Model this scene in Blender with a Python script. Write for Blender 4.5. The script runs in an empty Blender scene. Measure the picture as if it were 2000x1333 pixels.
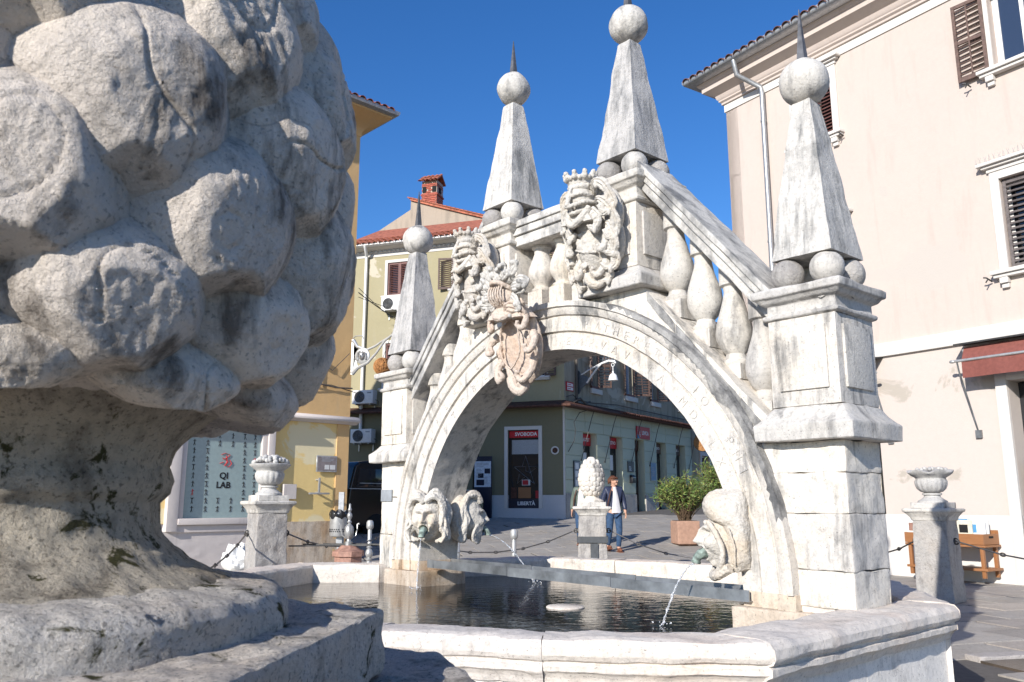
import bpy, bmesh, math, random
from mathutils import Vector, Matrix, noise, Euler
random.seed(7)
SC = bpy.context.scene
COL = SC.collection
R = math.radians
# ---------------------------------------------------------------- camera, sky, sun, exposure
EYE = 1.15
cd = bpy.data.cameras.new('camera'); cam = bpy.data.objects.new('camera', cd); COL.objects.link(cam)
cam.location = (0, 0, EYE); cam.rotation_euler = (R(90) + math.atan(315.5 / 1620), 0, 0)
cd.sensor_width = 36; cd.lens = 1620 / 2000 * 36; cd.clip_start = .02; cd.clip_end = 1500
cd.dof.use_dof = True; cd.dof.focus_distance = 6.0; cd.dof.aperture_fstop = 45
SC.camera = cam
SUN = Vector((.535, .845, -.45)).normalized()
w = bpy.data.worlds.new('World'); SC.world = w; w.use_nodes = True
nt = w.node_tree; nt.nodes.clear()
sky = nt.nodes.new('ShaderNodeTexSky'); sky.sky_type = 'NISHITA'; sky.sun_disc = False
sky.sun_elevation = math.asin(-SUN.z); sky.sun_rotation = math.atan2(-SUN.x, -SUN.y)
sky.altitude = 0; sky.air_density = 1.0; sky.dust_density = .3; sky.ozone_density = 5.0
bg = nt.nodes.new('ShaderNodeBackground'); bg.inputs[1].default_value = .125
wo = nt.nodes.new('ShaderNodeOutputWorld')
hsv = nt.nodes.new('ShaderNodeHueSaturation'); hsv.inputs['Saturation'].default_value = 1.2; hsv.inputs['Hue'].default_value = .508; nt.links.new(sky.outputs[0], hsv.inputs['Color']); nt.links.new(hsv.outputs[0], bg.inputs[0]); nt.links.new(bg.outputs[0], wo.inputs[0])
sd = bpy.data.lights.new('sun', 'SUN'); sd.energy = 4.6; sd.angle = R(.5); sd.color = (1, .955, .89)
so = bpy.data.objects.new('sun', sd); COL.objects.link(so)
so.rotation_euler = SUN.to_track_quat('-Z', 'Y').to_euler()
SC.view_settings.view_transform = 'Standard'; SC.view_settings.look = 'None'
SC.view_settings.exposure = .44; SC.view_settings.gamma = 1
SC.view_settings.use_curve_mapping = False
SC.cycles.max_bounces = 6

# ---------------------------------------------------------------- materials
MATS = {}
def newmat(name):
    m = bpy.data.materials.new(name); m.use_nodes = True
    t = m.node_tree; b = t.nodes['Principled BSDF']
    MATS[name] = m
    return m, t, b
def N(t, typ, **kw):
    n = t.nodes.new(typ)
    for k, v in kw.items():
        if k in n.inputs: n.inputs[k].default_value = v
        else: setattr(n, k, v)
    return n
def ramp(t, src, stops):
    r = t.nodes.new('ShaderNodeValToRGB'); e = r.color_ramp.elements
    while len(e) > 1: e.remove(e[0])
    e[0].position = stops[0][0]; c = stops[0][1]; e[0].color = (c, c, c, 1) if not hasattr(c, '__len__') else (*c, 1)
    for p, c in stops[1:]:
        x = e.new(p); x.color = (c, c, c, 1) if not hasattr(c, '__len__') else (*c, 1)
    t.links.new(src, r.inputs[0]); return r.outputs[0]
def coords(t, scale=(1, 1, 1), obj=False):
    if obj:
        g = t.nodes.new('ShaderNodeTexCoord'); o = g.outputs['Object']
    else:
        g = t.nodes.new('ShaderNodeNewGeometry'); o = g.outputs['Position']
    m = N(t, 'ShaderNodeMapping'); m.inputs['Scale'].default_value = scale
    t.links.new(o, m.inputs['Vector']); return m.outputs[0]
def noisetex(t, vec, scale, detail=6, rough=.6, dist=0):
    n = N(t, 'ShaderNodeTexNoise'); n.inputs['Scale'].default_value = scale
    n.inputs['Detail'].default_value = detail; n.inputs['Roughness'].default_value = rough
    n.inputs['Distortion'].default_value = dist
    t.links.new(vec, n.inputs['Vector']); return n.outputs['Fac']
def mix(t, fac, a, b, mode='MIX'):
    m = t.nodes.new('ShaderNodeMix'); m.data_type = 'RGBA'; m.blend_type = mode
    for sock, v in ((m.inputs[0], fac), (m.inputs[6], a), (m.inputs[7], b)):
        if hasattr(v, 'links') or hasattr(v, 'is_linked'): t.links.new(v, sock)
        elif hasattr(v, '__len__'): sock.default_value = (*v[:3], 1)
        else: sock.default_value = v
    return m.outputs[2]
def bump(t, b, h, strength, dist=.01, prev=None):
    n = t.nodes.new('ShaderNodeBump'); n.inputs['Strength'].default_value = strength; n.inputs['Distance'].default_value = dist
    t.links.new(h, n.inputs['Height'])
    if prev: t.links.new(prev, n.inputs['Normal'])
    t.links.new(n.outputs[0], b.inputs['Normal']); return n.outputs[0]
def stone(name, base, dark, lo=.52, hi=.72, warm=None, warm_amt=.5, streak=(9, 9, 1.1), sc=1., bscale=60, bstr=.5, rough=.85, moss=None, blotch=3, fine=260, vein=0, bdist=.012, pit=(.30, .37, .5, 95)):
    m, t, b = newmat(name)
    p = coords(t); st = coords(t, streak)
    s = noisetex(t, st, 1.3 * sc, 7, .65, .3)
    big = noisetex(t, p, blotch * sc, 5, .6, .4)
    mul = N(t, 'ShaderNodeMath', operation='MULTIPLY_ADD'); mul.inputs[1].default_value = .55
    t.links.new(s, mul.inputs[0])
    m2 = N(t, 'ShaderNodeMath', operation='MULTIPLY'); m2.inputs[1].default_value = .45
    t.links.new(big, m2.inputs[0]); t.links.new(m2.outputs[0], mul.inputs[2])
    f = ramp(t, mul.outputs[0], [(lo, 0), (hi, 1)])
    c = mix(t, f, base, dark)
    if warm:
        wn = ramp(t, noisetex(t, p, 2.1 * sc, 4, .6, .6), [(.5, 0), (.68, warm_amt)])
        c = mix(t, wn, c, warm, 'MULTIPLY')
    fg = ramp(t, noisetex(t, p, 30 * sc, 8, .75), [(.3, .7), (.5, 1.0), (.7, 1.07)])
    c = mix(t, 1., c, fg, 'MULTIPLY')
    pit = ramp(t, noisetex(t, p, pit[3] * sc, 3, .55), [(pit[0], pit[2]), (pit[1], 1)])
    c = mix(t, 1., c, pit, 'MULTIPLY')
    oi = t.nodes.new('ShaderNodeObjectInfo'); c = mix(t, 1., c, ramp(t, oi.outputs['Random'], [(0, (.86, .86, .87)), (.5, (.97, .96, .94)), (1, (1.05, 1.04, 1.02))]), 'MULTIPLY')
    if vein:
        vo = N(t, 'ShaderNodeTexVoronoi', feature='DISTANCE_TO_EDGE'); vo.inputs['Scale'].default_value = 1.9 * sc
        dn = N(t, 'ShaderNodeVectorMath', operation='MULTIPLY_ADD'); dn.inputs[1].default_value = (.5, .5, .5)
        nn = N(t, 'ShaderNodeTexNoise'); nn.inputs['Scale'].default_value = 4; nn.inputs['Detail'].default_value = 5; t.links.new(p, nn.inputs['Vector'])
        t.links.new(nn.outputs['Color'], dn.inputs[0]); t.links.new(p, dn.inputs[2]); t.links.new(dn.outputs[0], vo.inputs['Vector'])
        cr = ramp(t, vo.outputs['Distance'], [(0, 1), (.006, 0)])
        msk = ramp(t, noisetex(t, p, 1.7 * sc, 3), [(.52, 0), (.6, vein)])
        mm = N(t, 'ShaderNodeMath', operation='MULTIPLY'); t.links.new(cr, mm.inputs[0]); t.links.new(msk, mm.inputs[1])
        c = mix(t, mm.outputs[0], c, tuple(x * .45 for x in base))
    if moss:
        mn = ramp(t, noisetex(t, p, moss[1], 8, .68, .5), [(moss[2], 0), (moss[2] + .05, 1)])
        c = mix(t, mn, c, mix(t, noisetex(t, p, moss[1] * 6, 4), moss[0], tuple(x * .35 for x in moss[0])))
    t.links.new(c, b.inputs['Base Color']); b.inputs['Roughness'].default_value = rough
    b.inputs['Specular IOR Level'].default_value = .25
    h1 = noisetex(t, p, bscale * sc, 8, .68); h2 = noisetex(t, p, fine * sc, 4, .6)
    n1 = bump(t, b, h1, bstr, bdist); bump(t, b, h2, bstr * .6, bdist * .25, n1)
    return m
def plaster(name, base, spot=None, spot_lo=.6, stain=None, stain_lo=.6, stain_amt=.5, rough=.9, bstr=.25, var=.9):
    m, t, b = newmat(name); p = coords(t)
    c = mix(t, ramp(t, noisetex(t, p, .9, 6, .6, .3), [(.3, 0), (.7, 1)]), base, tuple(x * var for x in base))
    c = mix(t, ramp(t, noisetex(t, p, 14, 5, .6), [(.35, 0), (.7, .35)]), c, tuple(min(1, x * 1.08) for x in base))
    if stain:
        s = ramp(t, noisetex(t, coords(t, (4, 4, .55)), 1.2, 6, .65, .3), [(stain_lo, 0), (stain_lo + .14, stain_amt)])
        c = mix(t, s, c, stain)
    if spot:
        s = ramp(t, noisetex(t, p, .8, 7, .6, .8), [(spot_lo, 0), (spot_lo + .03, 1)])
        c = mix(t, s, c, spot)
    t.links.new(c, b.inputs['Base Color']); b.inputs['Roughness'].default_value = rough; b.inputs['Specular IOR Level'].default_value = .2
    n1 = bump(t, b, noisetex(t, p, 40, 6, .6), bstr, .01); bump(t, b, noisetex(t, p, 4, 4, .5), bstr, .02, n1)
    return m
def plain(name, col, rough=.6, metal=0, var=.15, bs=0, spec=.4, scale=18):
    m, t, b = newmat(name)
    if var:
        c = mix(t, ramp(t, noisetex(t, coords(t, obj=True), scale, 5, .6), [(.35, 0), (.65, 1)]), tuple(x * (1 - var) for x in col), tuple(min(1, x * (1 + var)) for x in col))
        oi = t.nodes.new('ShaderNodeObjectInfo'); c = mix(t, 1., c, ramp(t, oi.outputs['Random'], [(0, .82), (1, 1.12)]), 'MULTIPLY')
        t.links.new(c, b.inputs['Base Color'])
    else: b.inputs['Base Color'].default_value = (*col, 1)
    b.inputs['Roughness'].default_value = rough; b.inputs['Metallic'].default_value = metal; b.inputs['Specular IOR Level'].default_value = spec
    if bs: bump(t, b, noisetex(t, coords(t, obj=True), 90, 5, .6), bs, .005)
    return m
def wood(name, col, dark, scale=6):
    m, t, b = newmat(name); p = coords(t, (1.5, 14, 14), obj=True)
    c = mix(t, noisetex(t, p, scale, 6, .6, 1.2), dark, col); t.links.new(c, b.inputs['Base Color']); b.inputs['Roughness'].default_value = .5
    bump(t, b, noisetex(t, p, scale * 2, 4), .2, .004); return m
def glass(name, col, rough=.04):
    m, t, b = newmat(name); b.inputs['Base Color'].default_value = (*col, 1); b.inputs['Roughness'].default_value = rough
    b.inputs['Specular IOR Level'].default_value = .6; b.inputs['Coat Weight'].default_value = .3
    bump(t, b, noisetex(t, coords(t), 1.3, 2), .03, .02); return m
STONE_W = stone('weathered_white_limestone', (.67, .63, .57), (.23, .225, .215), .515, .63, (1, .93, .83), .55, vein=.7)
STONE_RAIL = stone('grey_weathered_coping', (.6, .58, .545), (.2, .2, .2), .46, .6, None, 0, streak=(5, 5, 2), bscale=50, bstr=.6)
STONE_DARK = stone('dark_stained_limestone', (.42, .41, .39), (.13, .13, .13), .45, .6, None, 0, streak=(6, 6, 3), bscale=50, bstr=.8)
STONE_CARVE = stone('carved_white_limestone', (.57, .54, .495), (.3, .28, .26), .62, .76, (1, .88, .73), .7, sc=1.6, bscale=45, bstr=.6)
STONE_G = stone('streaked_grey_limestone', (.54, .52, .49), (.23, .23, .225), .49, .62, None, 0, streak=(13, 13, 1.0), bscale=50, bstr=.6)
STONE_GL = stone('pale_grey_limestone', (.58, .555, .515), (.22, .215, .21), .51, .64, (1, .95, .88), .4, bscale=55, bstr=.55)
STONE_RIM = stone('rim_limestone', (.66, .605, .545), (.38, .35, .32), .55, .7, (1, .9, .83), .6, vein=.9, bscale=40)
STONE_WARM = stone('water_stained_limestone', (.58, .5, .41), (.36, .27, .19), .45, .65, (1, .82, .62), .7, bscale=40)
STONE_TERRA = stone('orange_tinted_limestone', (.56, .48, .415), (.26, .24, .23), .6, .74, (1, .84, .72), .8, sc=1.4, bscale=45, bstr=.4)
STONE_PANEL = stone('pale_basin_panel_limestone', (.78, .74, .69), (.42, .4, .38), .57, .72, (1, .92, .85), .5, bscale=40, bstr=.35, vein=.8)
STONE_POST = stone('tooled_grey_limestone', (.44, .42, .4), (.2, .19, .19), .5, .7, (1, .93, .86), .5, bscale=42, bstr=1.0, bdist=.018)
STONE_CONE = stone('foreground_cone_limestone', (.84, .75, .655), (.22, .19, .16), .515, .62, (1, .94, .88), .6, streak=(16, 16, 5), sc=2.2, bscale=70, bstr=.9, blotch=5, fine=330, vein=.6, bdist=.007, pit=(.32, .42, .6, 170))
STONE_NECK = stone('mossy_limestone', (.6, .53, .43), (.17, .145, .115), .5, .62, (1, .9, .75), .7, streak=(9, 9, 7), sc=3, bscale=90, bstr=1.0, pit=(.34, .43, .5, 130), moss=((.085, .08, .028), 42, .57), blotch=6, fine=300, bdist=.006)
STONE_SLAB = stone('pitted_slab_limestone', (.82, .76, .69), (.25, .23, .2), .55, .66, (1, .92, .85), .6, streak=(8, 8, 8), sc=3, bscale=75, bstr=1.1, pit=(.34, .43, .5, 130), moss=((.1, .095, .032), 38, .6), blotch=6, fine=320, bdist=.009)
STONE_URN = stone('smooth_urn_limestone', (.5, .49, .47), (.3, .3, .3), .52, .7, None, 0, bscale=50, bstr=.3)
PAVE = stone('grey_paving_stone', (.4, .375, .345), (.28, .26, .24), .45, .7, (1, .93, .86), .6, streak=(1.2, 1.2, 1.2), sc=1, bscale=30, bstr=.4, rough=.75)
KERB = stone('kerb_stone', (.42, .39, .37), (.3, .28, .27), .5, .7, None, 0, bscale=40)
JOINT = plain('paving_joint', (.11, .1, .09), .9)
PINK = plaster('pale_pink_plaster', (.54, .46, .405), (.5, .45, .4), .6, (.46, .39, .34), .54, .5, var=.96)
PINK_LOW = plaster('whitewashed_plaster', (.54, .475, .425), (.42, .375, .32), .58, var=.97)
WHITE_TRIM = plaster('white_trim_paint', (.62, .59, .55), None, stain=(.5, .46, .42), stain_lo=.64, stain_amt=.35, var=.97)
ORANGE = plaster('ochre_orange_plaster', (.64, .42, .2), None, stain=(.54, .39, .23), stain_lo=.55, stain_amt=.5, bstr=.4, var=.92)
YELLOW = plaster('yellow_plaster', (.78, .58, .25), (.76, .66, .42), .57, var=.95)
FRAME_ST = plaster('pinkish_stone_frame', (.62, .56, .52), None, stain=(.42, .37, .34), stain_lo=.56, stain_amt=.5)
OLIVE = plaster('yellow_olive_plaster', (.36, .32, .2), (.5, .45, .35), .62, (.36, .32, .22), .55, .5)
OLIVE_D = plaster('dark_olive_paint', (.2, .185, .12), None)
GREEN = plaster('sage_green_paint', (.52, .55, .43), None, stain=(.4, .43, .34), stain_lo=.6, stain_amt=.4, var=.93)
GREEN_L = plaster('pale_sage_plaster', (.3, .33, .21), None)
GREYBR = plaster('stained_grey_brown_render', (.4, .345, .26), (.5, .45, .36), .6, (.22, .19, .14), .48, .8)
GABLE = plaster('weathered_beige_render', (.4, .325, .255), None, stain=(.25, .21, .17), stain_lo=.5, stain_amt=.6)
PLINTH_BL = plaster('pale_plinth_paint', (.55, .55, .56), None)
TILE = plain('terracotta_roof_tile', (.36, .12, .07), .85, var=.35, scale=7)
TILE_D = plain('weathered_brown_roof_tile', (.14, .065, .05), .9, var=.45, scale=7)
BRICK = plain('red_brick', (.38, .1, .065), .85, var=.25, scale=9, bs=.3)
MORTAR = plain('mortar', (.42, .33, .27), .9)
ZINC = plain('zinc_gutter', (.4, .41, .42), .45, .6, .15)
WHITEM = plain('white_painted_metal', (.72, .71, .69), .5, 0, .06)
GREYM = plain('silver_painted_metal', (.45, .45, .44), .4, .55, .1)
STEEL = plain('galvanised_steel', (.3, .31, .315), .42, .7, .35, scale=5)
IRON = plain('dark_wrought_iron', (.07, .068, .066), .5, .5, .3)
SPIKEM = plain('dull_lead_spike', (.13, .13, .135), .5, .4, .3)
CHAINM = plain('worn_chain_iron', (.16, .15, .14), .38, .8, .3)
RUST = plain('rust_brown_iron', (.1, .045, .03), .75, .2, .4)
REDMARBLE = plain('reddish_marble', (.36, .2, .15), .6, 0, .25, bs=.3)
SHUT = plain('brown_shutter_paint', (.12, .075, .06), .6, 0, .3)
SHUT_R = plain('dark_red_shutter_paint', (.16, .07, .06), .6, 0, .2)
SHUT_G = plain('grey_brown_shutter_paint', (.14, .12, .115), .6, 0, .25)
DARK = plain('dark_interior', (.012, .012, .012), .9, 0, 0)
BLACKP = plain('black_frame_paint', (.012, .012, .016), .35, 0, 0)
NAVY = plain('navy_panel', (.012, .016, .035), .4, 0, 0)
REDS = plain('red_sign_vinyl', (.5, .015, .025), .5, 0, .08)
WHITEP = plain('white_print', (.75, .75, .75), .6, 0, 0)
GREYP = plain('grey_print', (.3, .32, .34), .6, 0, .1)
BLACKV = plain('black_print', (.01, .01, .01), .6, 0, 0)
REDV = plain('red_print', (.6, .03, .03), .6, 0, 0)
GREENV = plain('green_print', (.06, .35, .16), .6, 0, 0)
BLUEV = plain('blue_print', (.08, .25, .45), .6, 0, .1)
PAPER = plain('white_paper', (.7, .7, .68), .8, 0, .04)
FROST = plain('frosted_window_film', (.24, .32, .32), .18, 0, .05, spec=.7)
FROST_W = plain('patterned_white_film', (.4, .42, .44), .3, 0, .25, scale=60)
GLASS = glass('dark_window_glass', (.02, .022, .026))
GLASS_B = glass('sky_reflecting_glass', (.03, .045, .08))
CURTAIN = plain('pale_blue_grey_curtain', (.36, .41, .5), .8, 0, .1)
AWN = plain('brick_red_awning_fabric', (.2, .066, .052), .85, 0, .12)
WOODO = wood('orange_varnished_wood', (.36, .165, .065), (.22, .085, .03))
TERRAP = plain('terracotta_planter_clay', (.46, .28, .2), .9, 0, .12, bs=.5)
WICK = plain('brown_wicker', (.36, .17, .06), .8, 0, .3)
LEAF = plain('fresh_green_leaf', (.12, .19, .045), .55, 0, .5, scale=6)
LEAF2 = plain('yellowish_leaf', (.26, .28, .07), .55, 0, .4, scale=6)
TWIG = plain('dry_brown_twig', (.13, .085, .05), .85)
VANP = plain('black_van_paint', (.012, .01, .009), .22, 0, 0, spec=.6)
RUBBER = plain('black_rubber', (.015, .015, .015), .85, 0, 0)
BAGP = plain('black_bin_liner', (.015, .016, .018), .3, 0, 0)
VERD = plain('verdigris_bronze', (.24, .3, .26), .65, .2, .6, scale=30)
SKIN = plain('skin', (.5, .28, .19), .55, 0, .05)
HAIR = plain('auburn_hair', (.13, .05, .025), .6, 0, .3)
JKT = plain('navy_quilted_nylon', (.03, .038, .075), .4, 0, .1)
JKT_G = plain('grey_green_quilted_nylon', (.12, .155, .13), .6, 0, .1)
JEAN = plain('blue_denim', (.035, .075, .15), .85, 0, .25)
SHIRT = plain('white_shirt_cloth', (.7, .68, .7), .85, 0, .05)
SHOE = plain('rust_brown_leather', (.2, .075, .04), .6, 0, .1)
CABLE = plain('grey_cable', (.1, .085, .07), .7, 0, .1)
def water_mat():
    m, t, b = newmat('dark_fountain_water')
    b.inputs['Base Color'].default_value = (.012, .011, .009, 1); b.inputs['Roughness'].default_value = .03; b.inputs['IOR'].default_value = 1.33
    p = coords(t, (1, 1.6, 1)); h = noisetex(t, p, 7, 3, .55, .6)
    n1 = bump(t, b, h, .16, .02); bump(t, b, noisetex(t, p, 24, 2, .5), .06, .008, n1); return m
WATER = water_mat()
def jet_mat():
    m, t, b = newmat('clear_falling_water'); b.inputs['Base Color'].default_value = (.95, .97, 1, 1); b.inputs['Roughness'].default_value = .08
    b.inputs['Transmission Weight'].default_value = .75; b.inputs['IOR'].default_value = 1.33
    bump(t, b, noisetex(t, coords(t, (60, 60, 14)), 1, 3), .8, .01); return m
JET = jet_mat()
# ---------------------------------------------------------------- mesh helpers
class MB:
    def __init__(s): s.v = []; s.f = []
    def add(s, vs, fs, M=None):
        o = len(s.v)
        s.v += [tuple(M @ Vector(q)) for q in vs] if M else [tuple(q) for q in vs]
        s.f += [tuple(i + o for i in f) for f in fs]; return s
    def box(s, x0, x1, y0, y1, z0, z1, M=None):
        if x0 > x1: x0, x1 = x1, x0
        if y0 > y1: y0, y1 = y1, y0
        if z0 > z1: z0, z1 = z1, z0
        return s.add([(x0, y0, z0), (x1, y0, z0), (x1, y1, z0), (x0, y1, z0), (x0, y0, z1), (x1, y0, z1), (x1, y1, z1), (x0, y1, z1)],
              [(0, 3, 2, 1), (4, 5, 6, 7), (0, 1, 5, 4), (1, 2, 6, 5), (2, 3, 7, 6), (3, 0, 4, 7)], M)
    def frustum(s, cx, cy, z0, a0, b0, z1, a1, b1, M=None):
        return s.add([(cx - a0, cy - b0, z0), (cx + a0, cy - b0, z0), (cx + a0, cy + b0, z0), (cx - a0, cy + b0, z0),
               (cx - a1, cy - b1, z1), (cx + a1, cy - b1, z1), (cx + a1, cy + b1, z1), (cx - a1, cy + b1, z1)],
              [(0, 3, 2, 1), (4, 5, 6, 7), (0, 1, 5, 4), (1, 2, 6, 5), (2, 3, 7, 6), (3, 0, 4, 7)], M)
    def prism(s, poly, h0, h1, axis='z', M=None):
        n = len(poly)
        a = sum(poly[i][0] * poly[(i + 1) % n][1] - poly[(i + 1) % n][0] * poly[i][1] for i in range(n))
        if a < 0: poly = poly[::-1]
        def mk(p, h): return (p[0], p[1], h) if axis == 'z' else (p[0], h, p[1]) if axis == 'y' else (h, p[0], p[1])
        vs = [mk(p, h0) for p in poly] + [mk(p, h1) for p in poly]
        fs = [tuple(range(n - 1, -1, -1)), tuple(range(n, 2 * n))] + [(i, (i + 1) % n, n + (i + 1) % n, n + i) for i in range(n)]
        if axis == 'y': fs = [f[::-1] for f in fs]
        return s.add(vs, fs, M)
    def lathe(s, prof, n=24, M=None, sq=False, a0=0, cap=True):
        vs = []; fs = []
        for r, z in prof:
            for k in range(n):
                a = a0 + 2 * math.pi * k / n; vs.append((r * math.cos(a), r * math.sin(a), z))
        for i in range(len(prof) - 1):
            for k in range(n):
                k2 = (k + 1) % n; fs.append((i * n + k, i * n + k2, (i + 1) * n + k2, (i + 1) * n + k))
        if cap:
            fs.append(tuple(range(n - 1, -1, -1))); fs.append(tuple((len(prof) - 1) * n + k for k in range(n)))
        return s.add(vs, fs, M)
    def sqlathe(s, prof, M=None, ax=1., ay=1., cx=0, cy=0):      # square section profile (half width, z)
        vs = []; fs = []
        for r, z in prof:
            rx, ry = (r if not hasattr(r, '__len__') else r[0]), (r if not hasattr(r, '__len__') else r[1])
            vs += [(cx - rx * ax, cy - ry * ay, z), (cx + rx * ax, cy - ry * ay, z), (cx + rx * ax, cy + ry * ay, z), (cx - rx * ax, cy + ry * ay, z)]
        for i in range(len(prof) - 1):
            for k in range(4):
                k2 = (k + 1) % 4; fs.append((i * 4 + k, i * 4 + k2, i * 4 + 4 + k2, i * 4 + 4 + k))
        fs.append((3, 2, 1, 0)); q = 4 * (len(prof) - 1); fs.append((q, q + 1, q + 2, q + 3))
        return s.add(vs, fs, M)
    def sphere(s, c, r, nu=20, nv=12, M=None, sc=(1, 1, 1)):
        prof = [(r * math.sin(math.pi * i / nv) + 1e-5, -r * math.cos(math.pi * i / nv)) for i in range(nv + 1)]
        T = Matrix.Translation(c) @ Matrix.Diagonal((*sc, 1))
        return s.lathe(prof, nu, (M @ T) if M else T)
    def tube(s, pts, rad, n=8, M=None, closed=False, flat=1.):
        pts = [Vector(p) for p in pts]; m = len(pts); rr = rad if hasattr(rad, '__len__') else [rad] * m
        vs = []; fs = []; up = Vector((0, 0, 1)); prev = None
        for i, p in enumerate(pts):
            t = (pts[(i + 1) % m] - pts[i - 1]) if closed else (pts[min(i + 1, m - 1)] - pts[max(i - 1, 0)])
            t = t.normalized() if t.length > 1e-9 else Vector((0, 0, 1))
            if prev is None:
                u = t.cross(up)
                if u.length < 1e-3: u = t.cross(Vector((1, 0, 0)))
            else: u = prev - t * prev.dot(t)
            u.normalize(); prev = u; v = t.cross(u)
            for k in range(n):
                a = 2 * math.pi * k / n; vs.append(p + u * (math.cos(a) * rr[i]) + v * (math.sin(a) * rr[i] * flat))
        for i in range(m if closed else m - 1):
            j = (i + 1) % m
            for k in range(n):
                k2 = (k + 1) % n; fs.append((i * n + k, i * n + k2, j * n + k2, j * n + k))
        if not closed: fs.append(tuple(range(n - 1, -1, -1))); fs.append(tuple((m - 1) * n + k for k in range(n)))
        return s.add(vs, fs, M)
    def grid(s, fn, nu, nv, M=None, wrapu=False):
        vs = [fn(i / (nu if wrapu else nu - 1), j / (nv - 1)) for j in range(nv) for i in range(nu)]
        fs = []
        for j in range(nv - 1):
            for i in range(nu if wrapu else nu - 1):
                i2 = (i + 1) % nu; fs.append((j * nu + i, j * nu + i2, (j + 1) * nu + i2, (j + 1) * nu + i))
        return s.add(vs, fs, M)
    def sweep(s, path, sect, closed=True, M=None):     # sect: (outward offset, z) list, path: plan polygon ccw
        n = len(path); m = len(sect); P = [Vector((p[0], p[1])) for p in path]; vs = []; fs = []
        for i in range(n):
            a = P[i - 1] if (closed or i > 0) else None; b = P[(i + 1) % n] if (closed or i < n - 1) else None
            d1 = (P[i] - a).normalized() if a is not None else None; d2 = (b - P[i]).normalized() if b is not None else None
            if d1 is None: d1 = d2
            if d2 is None: d2 = d1
            n1 = Vector((d1.y, -d1.x)); n2 = Vector((d2.y, -d2.x)); k = (n1 + n2); k = k / max(.35, (1 + n1.dot(n2)))
            for o, z in sect: vs.append((P[i].x + k.x * o, P[i].y + k.y * o, z))
        for i in range(n if closed else n - 1):
            j = (i + 1) % n
            for q in range(m if closed else m):
                q2 = (q + 1) % m; fs.append((i * m + q, j * m + q, j * m + q2, i * m + q2))
        if not closed: fs.append(tuple(range(m))); fs.append(tuple((n - 1) * m + q for q in range(m - 1, -1, -1)))
        return s.add(vs, fs, M)
CLOUD = bpy.data.textures.new('stone_grain', 'CLOUDS'); CLOUD.noise_scale = .022; CLOUD.noise_depth = 4
CARVED = ('mask', 'coat_of_arms', 'helmet', 'crown', 'leaf_crest')
def fbm(p, o=3): return noise.fractal(p, 1.0, 2.0, o)
def refine(bm, seg, maxit=7):
    for _ in range(maxit):
        e = [x for x in bm.edges if x.calc_length() > seg]
        if not e: break
        bmesh.ops.subdivide_edges(bm, edges=e, cuts=1, use_grid_fill=False)
        bmesh.ops.triangulate(bm, faces=[f for f in bm.faces if len(f.verts) > 3])
def build(name, mb, mat, parent=None, M=None, loc=None, rz=0, smooth=40, bevel=0, bseg=2, rough=None, label=None, kind=None, remesh=None, recalc=True, link=True):
    me = bpy.data.meshes.new(name); me.from_pydata(mb.v, [], mb.f)
    bm = bmesh.new(); bm.from_mesh(me)
    if recalc: bmesh.ops.recalc_face_normals(bm, faces=bm.faces)
    if bevel:
        es = [e for e in bm.edges if len(e.link_faces) == 2 and e.calc_face_angle(0) > R(25)]
        bmesh.ops.bevel(bm, geom=es, offset=bevel, segments=bseg, affect='EDGES', profile=.6, clamp_overlap=True)
    if rough:                                         # (edge length, amplitude, noise scale)
        seg, amp, sc = rough[:3]
        bmesh.ops.triangulate(bm, faces=bm.faces); refine(bm, seg); bm.normal_update()
        off = Vector((random.random() * 50, 3, 7)); nv = {}
        for v in bm.verts:
            q = v.co * sc + off; d = fbm(q, 3); d2 = min(0, fbm(q * .45, 2) + .12) * 1.6
            nv[v] = v.co + v.normal * amp * (d + d2)
        for v, c in nv.items(): v.co = c
        bm.normal_update()
    if smooth:
        for f in bm.faces: f.smooth = True
        for e in bm.edges: e.smooth = not (len(e.link_faces) == 2 and e.calc_face_angle(0) > R(smooth))
    bm.to_mesh(me); bm.free(); me.materials.append(mat)
    o = bpy.data.objects.new(name, me)
    if link: COL.objects.link(o)
    if parent: o.parent = parent
    if M: o.matrix_local = M
    elif loc or rz: o.matrix_local = Matrix.Translation(loc or (0, 0, 0)) @ Matrix.Rotation(rz, 4, 'Z')
    if label: o['label'] = label
    if kind: o['kind'] = kind
    if remesh:
        r = o.modifiers.new('remesh', 'REMESH'); r.mode = 'VOXEL'; r.voxel_size = remesh[0]; r.use_smooth_shade = True
        if len(remesh) > 1 and remesh[1]:
            s = o.modifiers.new('smooth', 'SMOOTH'); s.factor = .5; s.iterations = remesh[1]
        if name in CARVED:
            dm = o.modifiers.new('chipped surface', 'DISPLACE'); dm.texture = CLOUD; dm.strength = .011; dm.mid_level = .5
    return o
def thing(name, label, cat, loc=(0, 0, 0), rz=0, group=None):
    o = bpy.data.objects.new(name, None); COL.objects.link(o); o.empty_display_size = .2
    o.location = loc; o.rotation_euler = (0, 0, rz); o['label'] = label; o['category'] = cat
    if group: o['group'] = group
    return o
def tag(o, label, cat, group=None):
    o['label'] = label; o['category'] = cat
    if group: o['group'] = group
    return o
def inst(src, parent, M=None, name=None):           # copy of a part sharing its mesh
    c = src.copy(); COL.objects.link(c); c.parent = parent
    if M is not None: c.matrix_local = M
    return c
def clone(root, loc, rz=0, label=None):
    r = root.copy(); COL.objects.link(r); r.location = loc; r.rotation_euler = (0, 0, rz)
    if label: r['label'] = label
    for ch in root.children:
        c = ch.copy(); COL.objects.link(c); c.parent = r
        for g in ch.children:
            d = g.copy(); COL.objects.link(d); d.parent = c
    return r
T = lambda x, y, z: Matrix.Translation((x, y, z))
RZ = lambda a: Matrix.Rotation(a, 4, 'Z')
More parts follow.
